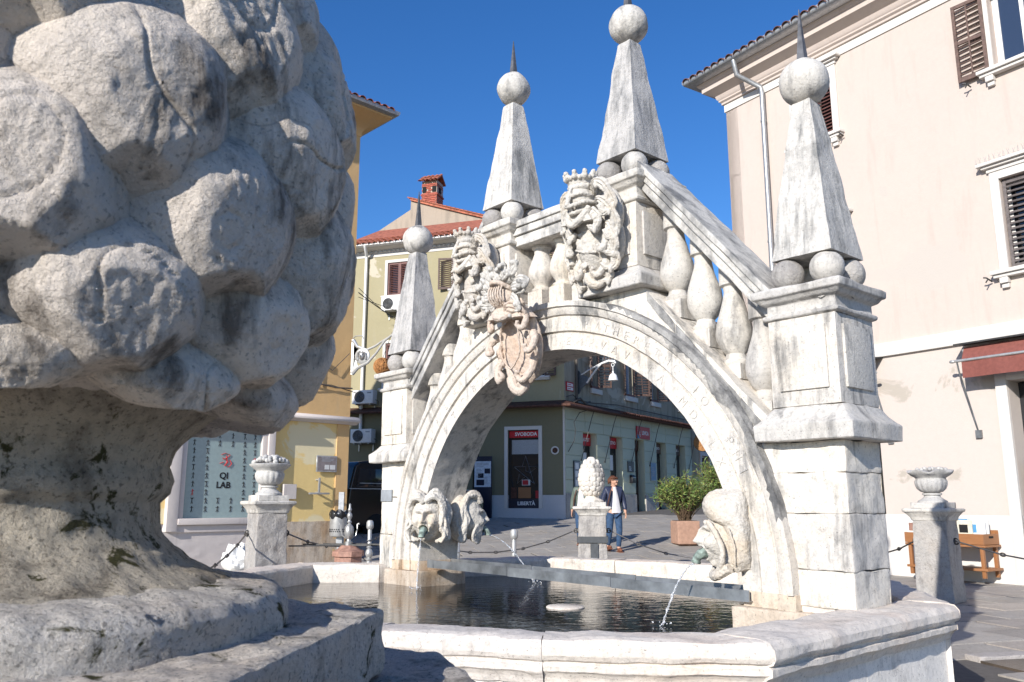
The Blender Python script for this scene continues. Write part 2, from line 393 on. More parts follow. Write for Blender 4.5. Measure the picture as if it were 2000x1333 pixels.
RX = lambda a: Matrix.Rotation(a, 4, 'X')
RY = lambda a: Matrix.Rotation(a, 4, 'Y')
def text_mb(s, size, depth=.004, align='CENTER', bold=0):
    cu = bpy.data.curves.new('t', 'FONT'); cu.body = s; cu.size = size; cu.extrude = depth / 2; cu.align_x = align; cu.align_y = 'CENTER'
    cu.offset = bold; cu.resolution_u = 3
    ob = bpy.data.objects.new('t', cu); COL.objects.link(ob)
    dg = bpy.context.evaluated_depsgraph_get(); me = bpy.data.meshes.new_from_object(ob.evaluated_get(dg))
    mb = MB(); mb.add([v.co[:] for v in me.vertices], [tuple(p.vertices) for p in me.polygons])
    bpy.data.objects.remove(ob); bpy.data.curves.remove(cu); bpy.data.meshes.remove(me)
    return mb
def text_on(s, size, x, y, z, mat, parent, F=None, depth=.004, align='CENTER', bold=0, sx=1., name='lettering'):  # on a wall facing -Y
    mb = text_mb(s, size, depth, align, bold)
    return build(name, mb, mat, parent, M=(F or Matrix()) @ T(x, y, z) @ RX(R(90)) @ Matrix.Diagonal((sx, 1, 1, 1)), smooth=0, recalc=False)
def gz(x, y): return 0 if y < 17 else .085 * (y - 17) if y < 25 else .68 + .044 * (y - 25)
# ---------------------------------------------------------------- the fountain: basin, bridge, piers, obelisks
FA = math.atan2(-.7538, .6571); FC = Vector((.467, 6.382, 0))
FM = Matrix.Translation(FC) @ RZ(FA)
def uv2w(u, v, z=0): return FM @ Vector((u, v, z))
fountain = thing('bridge_fountain', 'white stone fountain like a balustraded arched bridge with ball topped obelisks', 'fountain', FC, FA)
INN = [(2.16, -1.36), (2.18, .5), (1.45, 1.5), (.02, 2.05), (-1.23, 1.8), (-1.9, 1.5), (-2.22, .6), (-2.24, -.28), (-2.62, -.75), (-2.2, -1.5), (-1.2, -2.25), (.2, -2.55), (1.02, -2.24), (1.68, -1.88)]
OUT = [(2.53, -1.42), (2.5, .5), (1.6, 1.74), (.05, 2.36), (-1.3, 2.1), (-2.1, 1.76), (-2.55, .7), (-2.56, -.18), (-2.98, -.75), (-2.46, -1.72), (-1.3, -2.52), (.2, -2.84), (1.14, -2.46), (1.84, -2.06)]
def seg_split(n):
    out = []
    for i in range(n):
        j = (i + 1) % n; a, b, c, d = (Vector(INN[i]), Vector(INN[j]), Vector(OUT[i]), Vector(OUT[j]))
        k = max(1, round((d - c).length / 1.15))
        for q in range(k):
            f0, f1 = q / k, (q + 1) / k; e = .0011 / max(.2, (d - c).length)
            out.append((a.lerp(b, f0 + e), c.lerp(d, f0 + e), a.lerp(b, f1 - e), c.lerp(d, f1 - e), q == 0))
    return out
RIMSEC = [(.02, .40), (.0, .44), (0, .565), (.05, .588), (.2, .594), (.8, .594), (.95, .586), (1.02, .56), (1.03, .525), (.99, .505), (.93, .497), (.93, .488), (.97, .482), (.97, .458), (.91, .448), (.86, .43), (.82, .40)]
def loft(sec, a, c, b, d, flip=False):
    mb = MB(); m = len(sec)
    def P(x, y, t): return x + (y - x).normalized() * t * (y - x).length
    vs = [(*P(a, c, t), z) for t, z in sec] + [(*P(b, d, t), z) for t, z in sec]
    fs = [(i, (i + 1) % m, m + (i + 1) % m, m + i) for i in range(m)] + [tuple(range(m)), tuple(range(2 * m - 1, m - 1, -1))]
    return mb.add(vs, fs)
for a, c, b, d, first in seg_split(len(INN)):
    near = (uv2w(*c) - Vector((1.2, 3.8, 0))).length < 2.6
    build('rim_stone', loft(RIMSEC, a, c, b, d), STONE_RIM, fountain, rough=(.045 if near else .09, .011, 5), smooth=50)
    build('basin_panel', loft([(.05, -.02), (.05, .402), (.74, .402), (.74, -.02)], a, c, b, d), STONE_PANEL, fountain, rough=(.1, .005, 4))
    if first:
        e = (d - c).normalized() * .17; f = (b - a).normalized() * .1
        build('corner_pilaster', loft([(.5, -.02), (.5, .4), (.83, .4), (.83, -.02)], a, c, a + f, c + e), STONE_PANEL, fountain, bevel=.006)
        if near:
            e2 = (d - c).normalized() * .02
            pass
fl = MB(); fl.prism([(x * 1.02, y * 1.02) for x, y in INN], .0, .06); build('basin_floor', fl, STONE_WARM, fountain)
# arch ring with mouldings
ACU, ACZ = -.06, .645
half = [(1.65, 0), (1.65, -.213), (1.772, -.213), (1.776, -.203), (1.784, -.203), (1.79, -.226), (1.893, -.226), (1.897, -.218), (1.904, -.218), (1.912, -.238), (1.935, -.25), (1.965, -.256), (1.972, -.272), (2.01, -.272), (2.016, -.2), (2.0, 0)]
sec = half + [(r, -v) for r, v in half[::-1] if v != 0]
mb = MB(); n = 110; m = len(sec)
for i in range(n + 1):
    a = math.pi * i / n
    mb.v += [(ACU + r * math.cos(a), v, ACZ + r * math.sin(a)) for r, v in sec]
for i in range(n):
    for q in range(m):
        q2 = (q + 1) % m; mb.f.append((i * m + q, i * m + q2, (i + 1) * m + q2, (i + 1) * m + q))
arch = build('arch_ring', mb, STONE_W, fountain, rough=(.06, .0045, 7), smooth=30)
for s in (-1, 1):                                   # legs of the arch down into the water
    q = ACU + s * 1.65; leg = MB()
    for x0, x1, v in ((0, .122, .213), (.13, .245, .226), (.252, .36, .26)): leg.box(q + s * x0, q + s * (x1 + .006), -v, v, .56, ACZ + .002)
    build('arch_foot', leg, STONE_WARM, fountain, bevel=.004)
    ft = MB(); ft.box(q + s * .367, q + s * .56, -.2, .2, .3, .592); build('pier_footing', ft, STONE_RIM, fountain)
    blk = MB(); blk.box(q - s * .05, q + s * .47, -.27, .27, .05, .56)
    build('foot_block', blk, STONE_WARM, fountain, bevel=.012, rough=(.07, .008, 5))
arch.data.materials.append(STONE_DARK)
for p_ in arch.data.polygons:
    c_ = p_.center; r_ = math.hypot(c_.x - ACU, c_.z - ACZ); a_ = math.degrees(math.atan2(c_.z - ACZ, c_.x - ACU))
    if r_ > 1.945 + .05 * noise.noise(c_ * 5) + .05 * noise.noise(c_ * 1.7) and 12 < a_ < 70: p_.material_index = 1
# inscription letters cut along the two fascias
def arc_text(s, r, a0, a1, size, v):
    n = len(s)
    for i, ch in enumerate(s):
        if ch == ' ': continue
        a = R(a0 + (a1 - a0) * i / max(1, n - 1)); t = text_mb(ch, size, .003)
        M = T(ACU + r * math.cos(a), v, ACZ + r * math.sin(a)) @ RY(-(a - math.pi / 2)) @ RX(R(90))
        build('letter', t, STONE_GL, arch, M=M, smooth=0, recalc=False)
for args in (('I V V I B E P S A V L I', 1.838, 172, 112, .085, -.227), ('N T A N V S T O R E', 1.71, 168, 116, .085, -.214),
             ('D E I P V T H E R E T H O   I O S E P H I', 1.838, 86, 22, .085, -.227), ('T E M P V A V A T A   M D C L X V I', 1.71, 86, 18, .085, -.214)):
    arc_text(*args)
# spandrel wall above the ring
poly = [(1.95, .6), (1.95, 1.50), (.90, 2.615), (-.96, 2.615), (-2.0, 1.50), (-2.0, .6)]
arc = [(ACU + 1.93 * math.cos(math.pi * i / 40), ACZ + 1.93 * math.sin(math.pi * i / 40)) for i in range(40, -1, -1)]
for sgn in (0, 1):
    mb = MB()
    if sgn == 0: pl = [p for p in poly if p[0] > 0] ; pl = [(1.95, .6), (1.95, 1.5), (.9, 2.615), (-.03, 2.615)] + [p for p in arc if p[0] > -.06]
    else: pl = [(-.032, 2.615), (-.96, 2.615), (-2.05, 1.5), (-2.05, .6)] + [p for p in arc if p[0] <= -.055]
    mb.prism(pl, -.2, .2, 'y'); build('spandrel_wall', mb, STONE_W, fountain, rough=(.08, .007, 5), smooth=45)
for k in range(4):                                    # stained sloping coping under the right hand balusters
    u0, u1 = .93 + .235 * k + .002, .93 + .235 * (k + 1) - .002; f = lambda u: 2.615 - 1.149 * (u - .9); mb = MB()
    mb.prism([(u0, f(u0) - .07), (u1, f(u1) - .07), (u1, f(u1) + .006), (u0, f(u0) + .006)], -.208, .208, 'y'); build('coping_stone', mb, STONE_DARK, fountain, bevel=.006, rough=(.05, .006, 8))
# piers
PC = {'R': 2.07, 'L': -2.165}
def raised_panel(parent, u, z0, z1, hw, front, d):
    mb = MB()
    if front: mb.box(u - hw, u + hw, d - .014, d + .03, z0, z1)
    else: mb.box(d - .03, d + .014, -hw, hw, z0, z1)
    return build('panel', mb, STONE_GL if not front else STONE_W, parent, bevel=.004)
def pier(u, low, zb, z1, z2, zc, courses=()):
    p = None
    if courses:
        for k in range(len(courses) - 1):
            b = MB(); a = u - (.36 if u > 0 else .2); c = u + (.2 if u > 0 else .36)
            b.box(a, c, -.21, .205, courses[k] + .0006, courses[k + 1] - .0006)
            build('stone_block', b, STONE_W, fountain, bevel=.007, rough=(.035, .009, 8), smooth=50)
    b = MB(); b.sqlathe([(.3, zb), (.305, zb + (z1 - zb) * .48), (.285, zb + (z1 - zb) * .55), (.25, zb + (z1 - zb) * .72), (.226, zb + (z1 - zb) * .92), (.212, z1)], T(u, 0, 0))
    build('pier_base', b, STONE_GL, fountain, rough=(.06, .007, 6), bevel=.006, bseg=1)
    b = MB(); b.box(u - .21, u + .21, -.222, .222, z1, z2)
    sh = build('pier_shaft', b, STONE_W, fountain, bevel=.004)
    raised_panel(sh, u, z1 + .09, z2 - .06, .15, True, -.222); raised_panel(sh, u, z1 + .09, z2 - .06, .155, False, u + .21)
    raised_panel(sh, u, z1 + .09, z2 - .06, .15, True, .238)
    h = zc - z2; b = MB()
    b.sqlathe([(.212, z2), (.235, z2 + .05 * h), (.238, z2 + .16 * h), (.216, z2 + .22 * h), (.216, z2 + .5 * h), (.245, z2 + .57 * h), (.262, z2 + .7 * h), (.28, z2 + .74 * h), (.283, z2 + .97 * h), (.27, zc)], T(u, 0, 0))
    build('pier_cap', b, STONE_GL, fountain, rough=(.05, .006, 7), bevel=.004, bseg=1)
pier(2.075, 1, 1.49, 1.69, 2.2, 2.385, (.59, .787, 1.09, 1.313, 1.49))
pier(-2.165, 1, 1.52, 1.69, 2.2, 2.385, (.56, .86, 1.2, 1.52))
pier(.665, 0, 2.617, 2.78, 3.25, 3.47)
pier(-.70, 0, 2.617, 2.78, 3.25, 3.47)
def obelisk(u, zb, zt, zball, tip, turn=0):
    b = MB(); b.sqlathe([(.192, zb), (.19, zb + .02), (.062, zt - .01), (.055, zt)])
    o = build('obelisk', b, STONE_G, fountain, loc=(u, 0, 0), rough=(.05, .009, 5.5), smooth=45)
    for x in (-.125, .125):
        for y in (-.125, .125):
            s = MB(); s.sphere((x, y, zb - .088), .099); build('foot_ball', s, STONE_POST if x * y > 0 else STONE_GL, o, rough=(.05, .003, 9), smooth=80)
    s = MB(); s.sphere((0, 0, zball), .153, 28, 18); build('finial_ball', s, STONE_GL, o, rough=(.035, .006, 9), smooth=80)
    s = MB(); s.sqlathe([(.025, zball + .13), (.025, zball + .16), (.002, tip)]); build('spike', s, SPIKEM, o, smooth=10)
obelisk(2.085, 2.575, 3.60, 3.742, 4.25); obelisk(-2.15, 2.575, 3.60, 3.742, 4.26)
obelisk(.67, 3.66, 4.64, 4.80, 5.31); obelisk(-.69, 3.66, 4.64, 4.80, 5.28)
# hand rails
def rail(u0, z0, u1, z1):
    for k, (t0, t1, v) in enumerate(((0, .062, .205), (.060, .125, .188), (.122, .215, .165))):
        if k == 0: b = MB()
        b.prism([(u0, z0 - t1), (u1, z1 - t1), (u1, z1 - t0), (u0, z0 - t0)], -v, v, 'y')
    build('hand_rail', b, STONE_RAIL, fountain, bevel=.008, rough=(.07, .005, 6), smooth=40)
L = lambda u: 3.44 - 1.163 * (u - .985)
rail(.88, L(.88), 1.93, L(1.93)); rail(-.86, L(.86), -1.98, L(1.98)); rail(-.52, 3.452, .48, 3.452)
# balusters
def bal_mb(base, top, sill, sc=1.):
    h = top - base; b = MB()
    b.lathe([(.085, 0), (.09, .012), (.09, .03), (.068, .045), (.062, .075), (.085, .1), (.116, .17), (.12, .215), (.112, .28), (.088, .36), (.066, .44), (.058, .49), (.062, .52), (.082, .53), (.084, .545), (.082, h)] if sc == 1 else
            [(.085, 0), (.09, .012), (.09, .025), (.066, .035), (.07, .055), (.105, .1), (.118, .145), (.11, .2), (.085, .265), (.062, .33), (.07, .365), (.084, .372), (.084, h)], 22)
    b.box(-.085, .085, -.085, .085, sill - base, .002)
    return b
def baluster(u, base, top, sill, sc=1.):
    build('baluster', bal_mb(base, top, sill, sc), STONE_W if u < 0 else STONE_GL, fountain, loc=(u, 0, base), rough=(.06, .0035, 9), smooth=50)
SILL = lambda u: 2.615 - 1.062 * (abs(u) - .9)
for u, zb in ((1.045, 2.514), (1.265, 2.271), (1.485, 2.011), (1.69, 1.755)): baluster(u, zb, L(u) - .17, SILL(u) - .08)
for u, zb in ((-1.12, 2.43), (-1.345, 2.2), (-1.575, 1.95), (-1.79, 1.70)): baluster(u, zb, L(-u) - .17, SILL(u) - .1)
for u in (-.33, -.075, .18): baluster(u, 2.845, 3.26, 2.6, .8)
# ---- carved masks with bronze spouts
def smooth(a, b, x):
    t = min(1, max(0, (x - a) / (b - a))); return t * t * (3 - 2 * t)
def crom(pts, n):                                       # smooth curve through points
    P = [Vector(p) for p in pts]; P = [P[0] * 2 - P[1]] + P + [P[-1] * 2 - P[-2]]; out = []
    for i in range(n):
        f = i / (n - 1) * (len(P) - 3); k = min(int(f), len(P) - 4); t = f - k; a, b, c, d = P[k:k + 4]
        out.append(.5 * ((2 * b) + (c - a) * t + (2 * a - 5 * b + 4 * c - d) * t * t + (3 * b - a - 3 * c + d) * t ** 3))
    return out
def head(a=.17, b=.19, c=.245, hood=False):
    G = lambda x, z, cx, cz, sx, sz: math.exp(-((x - cx) / sx) ** 2 - ((z - cz) / sz) ** 2)
    def fn(uu, vv):
        ph = 2 * math.pi * uu; th = math.pi * (.004 + .992 * vv)
        X, y, Z = math.sin(th) * math.cos(ph), math.sin(th) * math.sin(ph), -math.cos(th); wt = smooth(.05, .4, -y); d = 0
        for s in (-1, 1):
            d += wt * (.036 * G(X, Z, s * .3, .27, .26, .085) - .05 * G(X, Z, s * .32, .1, .17, .1) + .03 * G(X, Z, s * .33, .09, .12, .065) - .014 * G(X, Z, s * .33, .06, .13, .014)
                       + .05 * G(X, Z, s * .5, -.2, .24, .22) + .03 * G(X, Z, s * .13, -.17, .075, .065) - .014 * G(X, Z, s * .3, -.32, .06, .18))
        d += wt * (.055 * G(X, Z, 0, .08, .1, .22) + .062 * G(X, Z, 0, -.13, .11, .11) + .05 * G(X, Z, 0, -.8, .26, .15) - .02 * G(X, Z, 0, .29, .06, .07))
        e = math.hypot(X / .27, (Z + .46) / .165); d += wt * (.034 * math.exp(-((e - 1.15) / .32) ** 2) - .12 * math.exp(-(e / .8) ** 4))
        d += .003 * fbm(Vector((X, y, Z)) * 7, 2)
        n = Vector((X, y, Z)) * .5 + Vector((0, -.5, 0)) * wt
        k = 1 - .16 * smooth(-.1, -1, Z)
        return Vector((a * X * k, b * y, c * Z)) + n * d
    mb = MB(); mb.grid(fn, 140, 110, wrapu=True); return mb
def hair(kind, seed):
    rd = random.Random(seed); b = MB()
    for s in (-1, 1):
        for j in range(8):                                # big wavy locks parted at the forehead, falling round the face
            t = j / 7
            if kind == 'hair':
                pts = [(s * .015, -.16 + .05 * t, .15 + .07 * t), (s * (.07 + .03 * t), -.165 + .07 * t, .215 + .05 * t), (s * (.15 + .03 * t), -.13 + .09 * t, .17 + .03 * t), (s * (.185 + .035 * t), -.1 + .1 * t, .05), (s * (.165 + .05 * math.sin(j * 2)), -.11 + .11 * t, -.08), (s * (.2 + .02 * t), -.08 + .1 * t, -.17 - .03 * t), (s * (.13 + .03 * math.cos(j)), -.1 + .1 * t, -.25)]
            else:
                pts = [(s * .02, -.17 + .03 * t, .17), (s * (.06 + .03 * t), -.13 + .05 * t, .235 + .02 * t), (s * (.11 + .03 * t), -.04 + .05 * t, .25 - .05 * t), (s * (.17 + .02 * t), .02 + .03 * t, .12 - .1 * t), (s * (.185 + .015 * math.sin(j)), -.02 + .07 * t, -.02 - .1 * t), (s * (.2 - .02 * t), .04 + .03 * math.sin(j * 1.7), -.14 - .1 * t), (s * (.16 + .02 * t), -.0 + .08 * t, -.25 - .02 * t)]
            pts = [(x + rd.uniform(-.012, .012), y + rd.uniform(-.01, .01), z + rd.uniform(-.015, .015)) for x, y, z in pts]
            c = crom(pts, 24); b.tube(c, [.036 * (1 - .25 * math.cos(i * .8 + j)) * (1 - .5 * (i / 23) ** 2) for i in range(24)], 8, flat=.8)
            g = crom([(x * 1.02, y - .014, z) for x, y, z in pts], 24); b.tube([p + Vector((.012 * math.sin(i), 0, 0)) for i, p in enumerate(g)], .014, 6)
        if kind == 'beard':
            for j in range(5): c = crom([(s * (.03 + .02 * j), -.2 + .015 * j, -.075 - .0 * j), (s * (.08 + .02 * j), -.17 + .02 * j, -.15), (s * (.06 + .022 * j), -.16 + .02 * j, -.24), (s * (.02 + .02 * j), -.14, -.29)], 14); b.tube(c, [.017] * 13 + [.006], 7)
    return b
def hood_mb():
    b = MB(); S = [(-.26, -.06, .09, .13), (-.2, -.08, .15, .17), (-.1, -.085, .17, .185), (0, -.09, .18, .19), (.045, -.11, .19, .19), (.075, -.17, .215, .19), (.12, -.195, .225, .185), (.17, -.2, .22, .175), (.21, -.185, .2, .15), (.25, -.15, .15, .11), (.27, -.09, .09, .06), (.275, -.03, .01, .01)]
    n = 64
    for z, yf, dp, hw in S:
        for k in range(n):
            a = 6.2832 * k / n; sx, sy = math.cos(a), math.sin(a); e = 2.15; q = (abs(sx) ** e + abs(sy) ** e) ** (-1 / e); fold = .006 * math.sin(a * 7 + z * 14) * (z < .06)
            yb = yf + 2 * dp; b.v.append((sx * q * (hw + fold), (yf + min(yb, .12)) / 2 + sy * q * (min(yb, .12) - yf) / 2, z + .012 * math.sin(a * 3)))
    m = len(S)
    for i in range(m - 1):
        for k in range(n): b.f.append((i * n + k, i * n + (k + 1) % n, (i + 1) * n + (k + 1) % n, (i + 1) * n + k))
    b.f.append(tuple(range(n - 1, -1, -1))); b.f.append(tuple((m - 1) * n + k for k in range(n)))
    for s in (-1, 1):
        b.tube(crom([(s * .1, -.175, .06), (s * .15, -.14, .0), (s * .17, -.1, -.1), (s * .16, -.1, -.2), (s * .09, -.13, -.275), (0, -.14, -.29)], 22), [.02] * 22, 8)
        b.tube(crom([(s * .19, -.05, .02), (s * .196, -.02, -.1), (s * .18, -.02, -.22)], 12), .009, 6)
    b.tube(crom([(-.16, -.05, -.24), (-.07, -.13, -.295), (.07, -.13, -.295), (.16, -.05, -.24)], 16), .035, 8)
    return b
def mask(kind, u, v, z, al, sc, label, seed):
    mb = head() if kind != 'hood' else head(.145, .19, .215)
    if kind == 'hood': mb.v = [(x, y, zz - .04) for x, y, zz in mb.v]
    h = hood_mb() if kind == 'hood' else hair(kind, seed); mb.add(h.v, h.f)
    if kind != 'hood': mb.sphere((0, .07, .0), .21, 24, 16, sc=(1, .7, 1.25))
    M = T(u, v, z) @ RZ(R(al)) @ Matrix.Scale(sc, 4)
    o = build('mask', mb, STONE_CARVE, fountain, M=M, smooth=180, label=label, remesh=(.0048, 0))
    p = MB(); dz = -.115 if kind != 'hood' else -.14
    p.tube([(0, -.12, dz), (0, -.18, dz - .004), (0, -.225, dz - .018), (0, -.25, dz - .043), (0, -.258, dz - .068)], [.034, .037, .034, .029, .029], 12); p.tube([(0, -.256, dz - .064), (0, -.26, dz - .08)], [.034, .032], 12)
    build('spout', p, VERD, o, smooth=40); return M @ T(0, 0, dz + .112)
MK1 = mask('hair', -1.635, -.17, 1.02, 38, .84, 'round cheeked curly haired stone face spouting water', 3)
MK2 = mask('beard', -1.635, .235, 1.02, 146, .82, 'long haired bearded stone face in profile', 5)
MK3 = mask('hood', 1.53, -.195, .985, -49, .87, 'hooded stone face in profile, spouting to the left', 6)
# ---- carved coats of arms
def curl(cx, cz, y, r0, turns, a0, sgn, n=26, ry=.02, end=.22):
    return [(cx + r0 * (1 - (1 - end) * i / (n - 1)) * math.cos(a0 + sgn * 6.2832 * turns * i / (n - 1)), y - ry * i / (n - 1), cz + r0 * (1 - (1 - end) * i / (n - 1)) * math.sin(a0 + sgn * 6.2832 * turns * i / (n - 1))) for i in range(n)]
def leaf(b, pts, w, th=.014, lobes=4, n=26):            # broad tapering leaf with scalloped edges and a raised rib
    c = crom(pts, n); r = [th * (.5 + .7 * math.sin(math.pi * min(1, (i + 2) / n) ** .8)) for i in range(n)]
    up = Vector((0, 0, 1)); vs = []; fs = []
    for i, p in enumerate(c):
        t = (c[min(i + 1, n - 1)] - c[max(i - 1, 0)]).normalized(); f = i / (n - 1); s = Vector((0, -1, 0)).cross(t).normalized(); wd = w * (math.sin(math.pi * (.12 + .86 * f)) ** .7) * (.78 + .3 * abs(math.sin(math.pi * lobes * f)))
        o = s.cross(t).normalized()
        if o.y > 0: o = -o
        for q, (k, hgt) in enumerate(((-1, 0), (-.6, .9), (-.25, .35), (0, 1.1), (.25, .35), (.6, .9), (1, 0), (.5, -1), (-.5, -1))): vs.append(p + s * wd * k + o * th * hgt * 1.3)
    m = 9
    for i in range(n - 1):
        for q in range(m): fs.append((i * m + q, i * m + (q + 1) % m, (i + 1) * m + (q + 1) % m, (i + 1) * m + q))
    fs.append(tuple(range(m - 1, -1, -1))); fs.append(tuple((n - 1) * m + q for q in range(m))); b.add(vs, fs)
def coat(M, kind, mat, crest_mat, label):
    rd = random.Random(kind + 3); b = MB()
    W, H, cz = (.135, .22, -.12) if kind < 2 else (.19, .27, -.13)
    def outl(t):
        x = W * math.sin(t); z = H * math.cos(t); k = 1 + .1 * math.cos(2 * t) * (1 if z > 0 else .3) + (.05 * math.cos(t * 6) if kind == 2 else 0)
        if z < 0: x *= 1 - .45 * (-z / H) ** 2
        return x * k, cz + z
    def fn(p, q):
        x, z = outl(2 * math.pi * p); return Vector((x * q, -.05 - .1 * (1 - q * q) ** .8 + .003 * fbm(Vector((x * q * 16, z * q * 16, kind)), 3), cz + (z - cz) * q))
    b.grid(fn, 56, 16, wrapu=True); b.sphere((0, .0, cz), 1, 24, 14, sc=(W * 1.14, .07, H * 1.1))
    if kind < 2:
        for k in range(9): b.sphere((rd.uniform(-.07, .07), -.135, cz + rd.uniform(-.13, .1)), rd.uniform(.016, .034), 9, 7, sc=(1.2, .5, .8))
        b.tube([(-.1, -.125, cz - .0), (0, -.15, cz - .03), (.1, -.125, cz - .04)], .011, 6)
    else: b.tube([Vector((outl(6.2832 * k / 50)[0] * .62, -.125, cz + .02 + (outl(6.2832 * k / 50)[1] - cz) * .66)) for k in range(50)], .007, 6, closed=True)
    b.tube([Vector((outl(6.2832 * k / 70)[0] * 1.02, -.05 - .02 * math.sin(k * .52), outl(6.2832 * k / 70)[1])) for k in range(70)], [.02 + .009 * math.sin(k * .9) for k in range(70)], 8, closed=True)
    for s in (-1, 1):                                     # rolled edges of the cartouche
        b.tube(crom([(s * W * .2, -.1, cz + H * .95), (s * W * .6, -.13, cz + H * 1.02), (s * W * 1.02, -.13, cz + H * .78), (s * W * .95, -.15, cz + H * .5), (s * W * .72, -.165, cz + H * .55), (s * W * .78, -.17, cz + H * .68)], 28), [.034 - .02 * i / 27 for i in range(28)], 9)
        b.tube(crom([(s * W * 1.0, -.06, cz + H * .35), (s * W * 1.28, -.1, cz + H * .15), (s * W * 1.22, -.14, cz - H * .12), (s * W * .98, -.14, cz - H * .1), (s * W * 1.02, -.15, cz + H * .05)], 24), [.034 - .018 * i / 23 for i in range(24)], 9)
        b.tube(crom([(s * W * .9, -.05, cz - H * .35), (s * W * 1.0, -.09, cz - H * .62), (s * W * .7, -.13, cz - H * .92), (s * W * .42, -.14, cz - H * .78), (s * W * .55, -.15, cz - H * .66)], 24), [.034 - .018 * i / 23 for i in range(24)], 9)
    b.tube(crom([(-.05, -.07, cz - H * .85), (.0, -.1, cz - H * 1.1), (.06, -.1, cz - H * 1.22), (.1, -.08, cz - H * 1.08), (.05, -.11, cz - H * 1.02)], 22), [.045 - .022 * i / 21 for i in range(22)], 9); b.sphere((0, -.02, cz - H * .98), .07, 14, 10, sc=(1.1, .7, 1.2))
    if kind < 2:                                         # sweeping mantling leaves
        LV = [[(.04, -.05, .25), (.12, -.12, .33), (.22, -.12, .29), (.25, -.09, .17), (.2, -.13, .1), (.17, -.15, .16)], [(.08, -.06, .17), (.17, -.13, .2), (.25, -.1, .1), (.26, -.07, -.02), (.21, -.11, -.07), (.18, -.13, -.01)], [(.12, -.05, .04), (.2, -.1, .02), (.25, -.09, -.1), (.22, -.1, -.19), (.16, -.13, -.17)],
              [(.13, -.04, -.08), (.21, -.09, -.13), (.24, -.07, -.24), (.18, -.1, -.29), (.13, -.11, -.25)], [(.1, -.03, -.2), (.16, -.08, -.28), (.14, -.08, -.36), (.08, -.1, -.36)], [(.05, -.1, .12), (.11, -.15, .14), (.15, -.15, .06), (.11, -.17, .0), (.07, -.16, .04)]]
        for s in (-1, 1):
            kx, kz = (1, 0) if s > 0 else (.86, -.035)
            for j, pl in enumerate(LV):
                pp = [(s * x * kx + rd.uniform(-.008, .008), y + rd.uniform(-.01, .01), z + kz + rd.uniform(-.01, .01)) for x, y, z in pl]; leaf(b, pp, .042 if j < 3 else .034, .017, 4 + j % 3)
                e = crom(pp, 8); b.tube([e[1], e[3], e[5], e[7]], [.012, .02, .018, .012], 7)
                for q in (2, 4, 5): b.sphere(e[q] + Vector((s * .03 * math.cos(q), -.012, .03 * math.sin(q * 2))), .019, 8, 6, sc=(1, .8, 1.4))
            b.sphere((s * .14 * kx, .01, .12 + kz), .12, 18, 12, sc=(.9, .6, 1.5)); b.sphere((s * .16 * kx, .02, -.08 + kz), .1, 16, 10, sc=(.8, .55, 1.6))
        b.sphere((0, -.075, .05), .1, 14, 10, sc=(1.25, .6, 1)); b.sphere((-.19, -.1, .03), .05, 12, 9, sc=(.9, .9, 1.2)); b.sphere((-.2, -.15, .02), .02, 8, 6)
    o = build('coat_of_arms', b, mat, fountain, M=M, smooth=180, label=label, remesh=(.0048, 0))
    h = MB()                                             # helmet
    if kind < 2:
        h.sphere((-.03, -.11, .235), .1, 24, 18, sc=(1, 1.05, 1.12))
        h.tube(crom([(-.135, -.1, .2), (-.11, -.18, .2), (-.03, -.25, .175), (.055, -.18, .2), (.08, -.1, .2)], 18), [.016] * 18, 8)
        h.tube(crom([(-.13, -.11, .25), (-.1, -.19, .262), (-.03, -.232, .25), (.045, -.19, .262), (.075, -.11, .25)], 18), [.014] * 18, 8)
        h.tube(crom([(-.11, -.13, .165), (-.03, -.215, .13), (.055, -.13, .165)], 14), .016, 8); h.tube([(-.03, -.2, .32), (-.03, -.235, .25), (-.03, -.255, .19), (-.03, -.21, .14)], [.012, .02, .02, .01], 8)
        h.frustum(-.02, -.1, .06, .15, .1, .15, .08, .07); h.tube(crom([(.09, -.15, .16), (.03, -.2, .08), (-.03, -.22, .045), (-.08, -.2, .08), (-.12, -.14, .16)], 16), [.028] * 16, 8)
    else:
        h.sphere((-.03, -.12, .25), .098, 24, 18, sc=(1, .72, 1.15))
        for k in range(6):
            x = -.1 + .027 * k; h.tube(crom([(-.03 + (x + .03) * .6, -.17, .345), (x, -.212, .31), (x + .008, -.232, .25), (x + .014, -.21, .2), (-.02 + x * .5, -.16, .165)], 14), [.008] * 14, 7)
        h.tube(crom([(-.125, -.13, .29), (-.09, -.2, .335), (-.03, -.23, .352), (.03, -.2, .335), (.065, -.13, .29)], 16), .018, 8); h.frustum(.01, -.1, .08, .19, .09, .18, .08, .07); h.tube(crom([(-.15, -.12, .14), (-.04, -.2, .09), (.06, -.19, .1), (.17, -.12, .2)], 18), [.03] * 18, 8)
        leaf(h, [(.02, -.16, .12), (.09, -.2, .16), (.16, -.17, .14), (.2, -.12, .06)], .05, .016, 3)
    build('helmet', h, mat, o, smooth=180, remesh=(.0045, 0))
    if kind < 2:                                         # crown
        c = MB(); cx, cy, z0 = -.03, -.1, .318
        c.lathe([(.085, -.02), (.098, 0), (.098, .014), (.09, .02), (.094, .045), (.105, .07), (.075, .06), (.0, .055)], 28, T(cx, cy, z0))
        for k in range(9):
            a = 6.2832 * k / 9 + .2; x, y = math.cos(a), math.sin(a)
            c.sphere((cx + .1 * x, cy + .1 * y, z0 + .078), .026, 9, 7); c.sphere((cx + .112 * x, cy + .112 * y, z0 + .105), .019, 9, 7); c.sphere((cx + .1 * math.cos(a + .35), cy + .1 * math.sin(a + .35), z0 + .068), .018, 8, 6)
        build('crown', c, mat, o, smooth=180, remesh=(.0045, 0))
    else:                                                # ruffled leaf crest round the helmet
        c = MB(); K = 21
